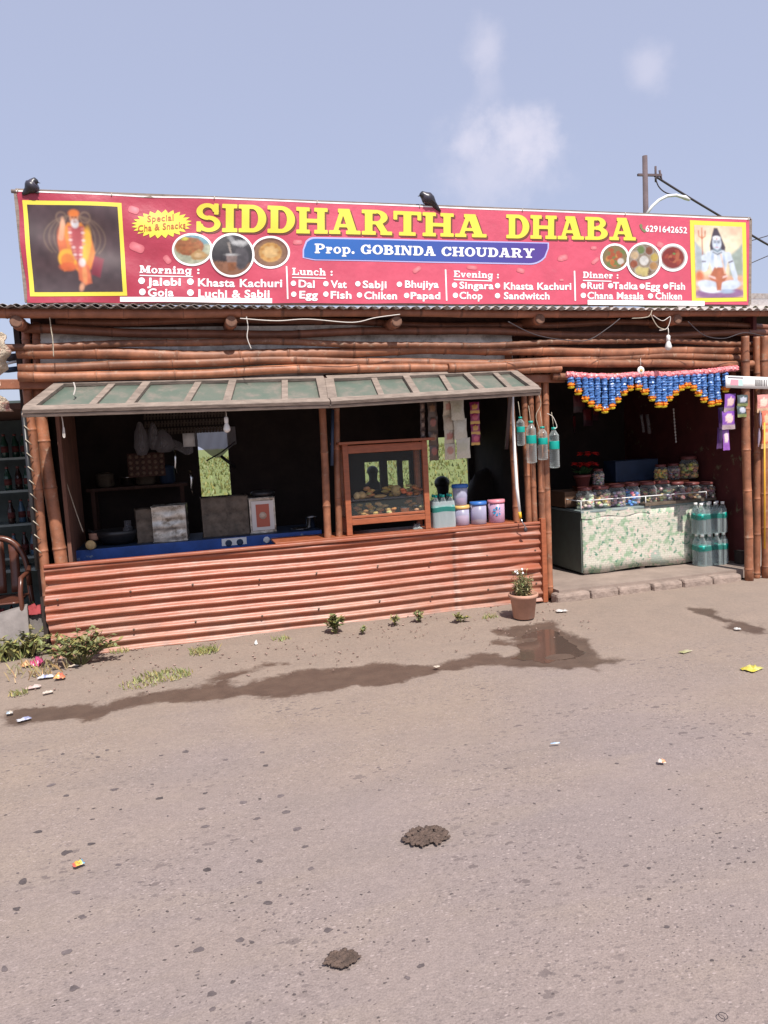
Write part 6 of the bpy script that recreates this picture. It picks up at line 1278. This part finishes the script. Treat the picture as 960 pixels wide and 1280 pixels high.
# junk at the upper left edge
a_ = P(0, 420, 5.85); q = MB()
q.grid(lambda u, v: Vector((a_.x-.28+(.285+.05*math.sin(v*7)+.02*math.sin(v*31))*u, 5.85+.05*math.sin(u*9+v*11), a_.z+.03-.56*v)), 12, 24); tag(q.build('straw_cloth', M['straw'], solid=.01), 'frayed cream and reddish cloth hanging at the upper left edge', 'cloth')
for k, (y0_, y1_, r_, m_) in enumerate(((437, 436, .018, 'lamp_white'), (455, 451, .012, 'lamp_white'), (462, 461, .022, 'navy'), (446, 446, .03, 'cable'))):
    q = MB(); q.tube([P(-12, y0_, 6.6), P(10, (y0_+y1_)/2+1, 6.62), P(23, y1_, 6.6)], r_, 8); tag(q.build('pipe', M[m_]), ['white pipe uppermost in the bundle at the left end of the rails', 'thin bent white pipe in the bundle at the left end of the rails', 'navy pipe lowest in the bundle at the left end of the rails', 'thick black pipe in the bundle at the left end of the rails'][k], 'pipe')

# ---------------- right hand shop: counter and goods
CX0, CX1, CY0, CY1 = 3.905, 5.42, 6.72, 7.62; CZ0, CZ1 = .112, .735
t = thing('shop_counter', 'long low counter covered in white and green floral sheet in the right hand doorway', 'counter', ((CX0+CX1)/2, (CY0+CY1)/2, .09))
def counter_mat():
    m = mat('floral_sheet', (.66, .66, .56), .55); n_ = m.node_tree.nodes; l_ = m.node_tree.links; b_ = n_['Principled BSDF']; tc_ = n_.new('ShaderNodeTexCoord')
    def nz_(s_, d, lo, hi):
        q = n_.new('ShaderNodeTexNoise'); q.inputs['Scale'].default_value = s_; q.inputs['Detail'].default_value = d; l_.new(tc_.outputs['Object'], q.inputs['Vector']); r = n_.new('ShaderNodeMapRange'); r.inputs[1].default_value = lo; r.inputs[2].default_value = hi; l_.new(q.outputs[0], r.inputs[0]); return r.outputs[0]
    def mx_(f, a, c):
        q = n_.new('ShaderNodeMix'); q.data_type = 'RGBA'; l_.new(f, q.inputs[0])
        for s_, v in ((6, a), (7, c)):
            if isinstance(v, tuple): q.inputs[s_].default_value = (*v, 1)
            else: l_.new(v, q.inputs[s_])
        return q.outputs[2]
    c_ = mx_(nz_(13, 6, .50, .60), (.56, .54, .46), (.29, .40, .27)); c_ = mx_(nz_(24, 6, .57, .66), c_, (.11, .24, .17)); c_ = mx_(nz_(6, 3, .60, .66), c_, (.36, .42, .36)); c_ = mx_(nz_(21, 4, .62, .68), c_, (.66, .50, .46))
    br = n_.new('ShaderNodeTexBrick'); br.inputs['Scale'].default_value = 11; br.inputs['Mortar Size'].default_value = .03; br.inputs['Mortar Smooth'].default_value = .8; br.inputs['Color1'].default_value = (1, 1, 1, 1); br.inputs['Color2'].default_value = (.93, .93, .93, 1); br.inputs['Mortar'].default_value = (.72, .68, .66, 1)
    mp = n_.new('ShaderNodeMapping'); mp.inputs['Rotation'].default_value = (R_(90), 0, 0); l_.new(tc_.outputs['Object'], mp.inputs[0]); l_.new(mp.outputs[0], br.inputs['Vector'])
    q = n_.new('ShaderNodeMix'); q.data_type = 'RGBA'; q.blend_type = 'MULTIPLY'; q.inputs[0].default_value = 1; l_.new(c_, q.inputs[6]); l_.new(br.outputs[0], q.inputs[7]); l_.new(q.outputs[2], b_.inputs['Base Color']); return m
cmt = counter_mat()
q = MB(); q.grid(lambda u, v: Vector((CX0+(CX1-CX0)*u, CY0+.004*math.sin(u*30)*(1-v), CZ0+(CZ1-CZ0)*v-.01*math.sin(u*11)*(1-v))), 40, 6); q.build('front_sheet', cmt, t, solid=.003)
q = MB(); q.box((CX0-.002, (CY0+CY1)/2+.005, (CZ0+CZ1)/2), (.02, CY1-CY0-.01, CZ1-CZ0-.01)); q.build('side_panel', mat('grey_green_panel', (.10, .12, .105), .7, (9, .5), col2=(.06, .055, .05)), t)
q = MB(); q.box(((CX0+CX1)/2, (CY0+CY1)/2, CZ1+.01), (CX1-CX0+.03, CY1-CY0+.02, .022)); q.build('counter_top', M['fridge'], t, bevel=.003)
a_, b_ = CX0-.01, CX0+.80; q = MB(); q.grid(lambda u, v: Vector((a_+(b_-a_)*u, CY0-.008-.003*math.sin(u*20), CZ1+.022-(.075+.012*math.sin(u*13))*v)), 24, 3); q.build('top_flap', cmt, t)
for xx in (CX0+.05, 4.62, 4.82, CX1-.05):
    for yy in (CY0+.05, CY1-.05): q = MB(); q.box((xx, yy, .12), (.05, .05, .09)); q.build('foot', M['kerb'], t)
q = MB(); ra, rb, rc = (CX0+.0, CY0+.01, CZ1+.125), (CX1-.01, CY0+.01, CZ1+.115), (CX1-.01, CY1-.05, CZ1+.12); q.tube([(CX0, CY1-.05, CZ1+.12), ra, rb, rc], .006, 6)
for xx in (CX0, (CX0+CX1)/2, CX1-.01): q.tube([(xx, CY0+.01, CZ1+.02), (xx, CY0+.01, CZ1+.12)], .005, 6)
q.build('guard_rail', M['lamp_white'], t)
ZC = CZ1+.022
def jar(r, h, col, lidm, col2=None):
    h *= .88; col = tuple(min(1, v*1.15) for v in col)
    t = thing('snack_jar', 'x', 'jar', (0, 0, 0), 'jars of sweets and biscuits on the counter'); q = MB(); q.lathe([(r*.9, 0), (r, .008), (r, h*.7), (r*.72, h*.84), (r*.68, h*.87)], n=18); q.build('body', M['bottle'], t)
    q = MB(); rr = random.Random(int(h*1000+col[0]*100))
    for k in range(64):
        a = rr.uniform(0, 6.28); f = .76; z = rr.uniform(.012, h*.66); q.paint(tuple(min(1, v*rr.uniform(.8, 1.75)) for v in (col if rr.random() < .6 or not col2 else col2))); q.blob((r*f*math.cos(a), r*f*math.sin(a), z), (r*.27, r*.27, r*.19), jit=.2, seed=k)
    o = q.build('contents', M['attr'], t); o['kind'] = 'stuff'
    q = MB(); q.lathe([(r*.80, h*.86), (r*.84, h*.88), (r*.84, h*.98), (r*.76, h), (0, h)], n=18); q.build('lid', M[lidm], t); return t
jars = [(731, .09, .26, (.45, .38, .28), 'red_lid', 'jar of cream sweets under the red flower pot, leftmost on the counter', None), (751, .10, .26, (.55, .40, .22), 'red_lid', 'jar of round yellowish biscuits second from left on the counter', (.5, .45, .36)), (771, .09, .27, (.36, .28, .28), 'red_lid', 'jar of grey wrapped sweets third from left on the counter', (.5, .3, .3)),
        (790, .085, .27, (.10, .25, .50), 'red_lid', 'jar of blue wrapped sweets fourth from left on the counter', (.5, .25, .24)), (810, .095, .27, (.30, .20, .13), 'red_lid', 'jar of brown snacks fifth from left on the counter', (.2, .15, .1)), (828, .10, .27, (.55, .38, .24), 'red_lid', 'jar of cream and pink biscuits sixth from left on the counter', (.6, .5, .45)),
        (846, .085, .24, (.34, .20, .15), 'red_lid', 'jar of reddish brown snacks seventh from left on the counter', (.42, .24, .2)), (864, .10, .22, (.40, .24, .15), 'red_lid', 'jar of orange brown cookies eighth from left on the counter', (.35, .18, .12)), (883, .09, .21, (.28, .15, .12), 'red_lid', 'jar of dark snacks rightmost on the counter', None)]
for x, r, h, c1, l_, lab, c2 in jars:
    o = jar(r, h, c1, l_, c2); c = P(x, 620, 6.88); o.location = (c.x, 6.88, ZC); o['label'] = lab
for x, Y, r, h, z, c1, lab, c2 in ((826, 7.12, .07, .2, ZC+.22, (.55, .38, .10), 'small jar with yellow packets raised behind the biscuit jar', None), (842, 7.12, .07, .2, ZC+.22, (.35, .3, .3), 'small jar of grey sweets raised next to the yellow packet jar', (.4, .15, .12)), (861, 7.12, .10, .28, ZC+.22, (.50, .38, .14), 'tall jar of stacked yellow rusks raised at the back', None), (881, 7.15, .085, .24, ZC+.22, (.22, .16, .18), 'jar of dark mauve sweets raised at the back right', None), (748, 7.12, .06, .2, ZC+.22, (.5, .33, .24), 'small white printed jar beside the red flower pot', (.6, .5, .45))):
    o = jar(r, h, c1, 'red_lid', c2); c = P(x, 600, Y); o.location = (c.x, Y, z); o['label'] = lab
a_ = P(720, 600, 7.3).x; q = MB(); q.box(((a_+CX1)/2, 7.2, ZC+.20), (CX1-a_, .36, .02))
for xx in (a_+.03, (a_+CX1)/2, CX1-.03): q.box((xx, 7.3, ZC+.095), (.03, .12, .19))
tag(q.build('rack', M['brown_wood']), 'brown wooden rack raising the back jars on the counter', 'rack')
q = MB(); x = P(765, 590, 7.45).x; x2 = P(818, 590, 7.45).x; q.box(((x+x2)/2, 7.5, ZC+.33), (x2-x, .25, .24)); tag(q.build('blue_box', M['navy'], bevel=.008), 'dark blue box behind the jars at the middle of the counter', 'box')
c = P(707, 617, 7.2); q = MB()
for dx, dy, w, d in ((0, -.17, .34, .02), (0, .17, .34, .02), (-.16, 0, .02, .32), (.16, 0, .02, .32)): q.box((c.x+dx+.06, 7.2+dy, ZC+.10), (w, d, .16))
q.box((c.x+.06, 7.2, ZC+.02), (.32, .32, .02)); tag(q.build('wooden_tray', mat('dull_wood', (.16, .085, .05), .8, (9, .3)), bevel=.003), 'shallow wooden tray box at the left end of the counter', 'tray')
q = MB(); x = P(806, 632, 6.70).x; x2 = P(895, 622, 6.70).x; q.box(((x+x2)/2, CY0+.03, ZC+.012), (x2-x, .12, .028)); tag(q.build('plank', M['old_tin'], bevel=.003), 'dark plank along the front edge under the right hand jars', 'plank')
# artificial red flowers in a red pot
c = P(728, 607, 7.10); zb = ZC+.22; t = thing('poinsettia_pot', 'red artificial flowers in a red pot on the counter', 'flower pot', (c.x, 7.10, zb))
q = MB(); q.lathe([(.06, 0), (.065, .004), (.085, .10), (.095, .10), (.095, .125), (.085, .125), (.08, .11), (0, .11)], (c.x, 7.10, zb), 20); q.build('pot', M['red_lid'], t)
q, g_ = MB(), MB()
for k in range(8):
    fc = Vector((c.x+rd.uniform(-.12, .14), 7.06+rd.uniform(-.08, .05), zb+rd.uniform(.20, .38)))
    for j in range(11):
        a = j*2.4; leaf(q, fc, (math.cos(a), math.sin(a)*.8-.4, .25*math.sin(j)), rd.uniform(.06, .09), .04)
for k in range(26): leaf(g_, (c.x+rd.uniform(-.05, .05), 7.08, zb+.13), (rd.uniform(-1, 1), rd.uniform(-1, .5), rd.uniform(.1, 1)), rd.uniform(.08, .14), .04)
q.build('flower', M['red_flower'], t); g_.build('leaves', mat('dark_leaf', (.02, .06, .02), .5), t)
# two tall packs of bottles in front of the counter end
c = P(888, 712, 6.58)
pack('lower pack of six large water bottles on the floor right of the counter', c.x, 6.58, .092, 4, 2, .044, .335, cap=False)
pack('upper pack of large water bottles stacked on the lower pack', c.x-.01, 6.58, .092+.338, 4, 2, .044, .325, cap=False)
# things hung in the dark upper part
for k, (px, y0_, y1_, Y, lab) in enumerate(((842, 512, 552, 7.4, 'hanging dotted chain of sachets in the dark of the right hand shop'), (809, 518, 542, 7.6, 'dim pale pipe pair hanging in the right hand shop'))):
    a_, b_ = P(px, y0_, Y), P(px+3, y1_, Y); q = MB(); n_ = 11 if k == 0 else 2
    if k == 0:
        for j in range(n_): q.blob(a_.lerp(b_, j/(n_-1)), (.010, .008, .016), seed=j)
        q.tube([a_, b_], .004, 5)
    else:
        q.tube([a_, b_], .02, 8); q.tube([a_+Vector((-.08, 0, 0)), b_+Vector((-.08, 0, .02))], .015, 8)
    tag(q.build('hanging_strip', M['plaster'] if k == 0 else M['film']), lab, 'hanging strip')
c = P(866, 548, 7.9); t = thing('hanging_board', 'dim brown board hanging from a pipe at the back of the right hand shop', 'board', c+Vector((0, 0, .6)))
q = MB(); q.box(c, (.30, .04, .22), Euler((0, .12, 0)).to_matrix()); q.build('board', mat('dim_board', (.14, .07, .05), .7), t)
q = MB(); q.tube([c+Vector((-.10, 0, .1)), c+Vector((-.12, 0, .65))], .03, 8); q.build('hanger_pipe', mat('dim_pipe', (.12, .08, .07), .6), t)
for k, (px, py) in enumerate(((724, 505), (735, 522), (745, 515), (718, 530))):
    q = MB(); c = P(px, py, 7.9); q.paint((.16, .02, .025)); packet(q, c, .16, .2, lambda u, v: (.13, .015, .02) if v > .3 else (.05, .02, .03), yaw=.3*k); tag(q.build('snack_packet', M['foil']), ['dim red packet hanging at the upper left of the right hand shop', 'dim red packet hanging lowest right in the dark left side of the shop', 'dim red packet hanging rightmost in the dark left side of the shop', 'dim red packet hanging lowest left in the dark left side of the shop'][k], 'packet', 'red packets hanging in the dark')
q = MB(); c = P(930, 718, 6.45); q.box((c.x-.02, 6.45, .14), (.12, .1, .16)); q.box((c.x-.02, 6.45, .225), (.13, .11, .012)); tag(q.build('box', M['dark_wall'], bevel=.008), 'small dark box on the floor behind the right hand bamboos', 'box')
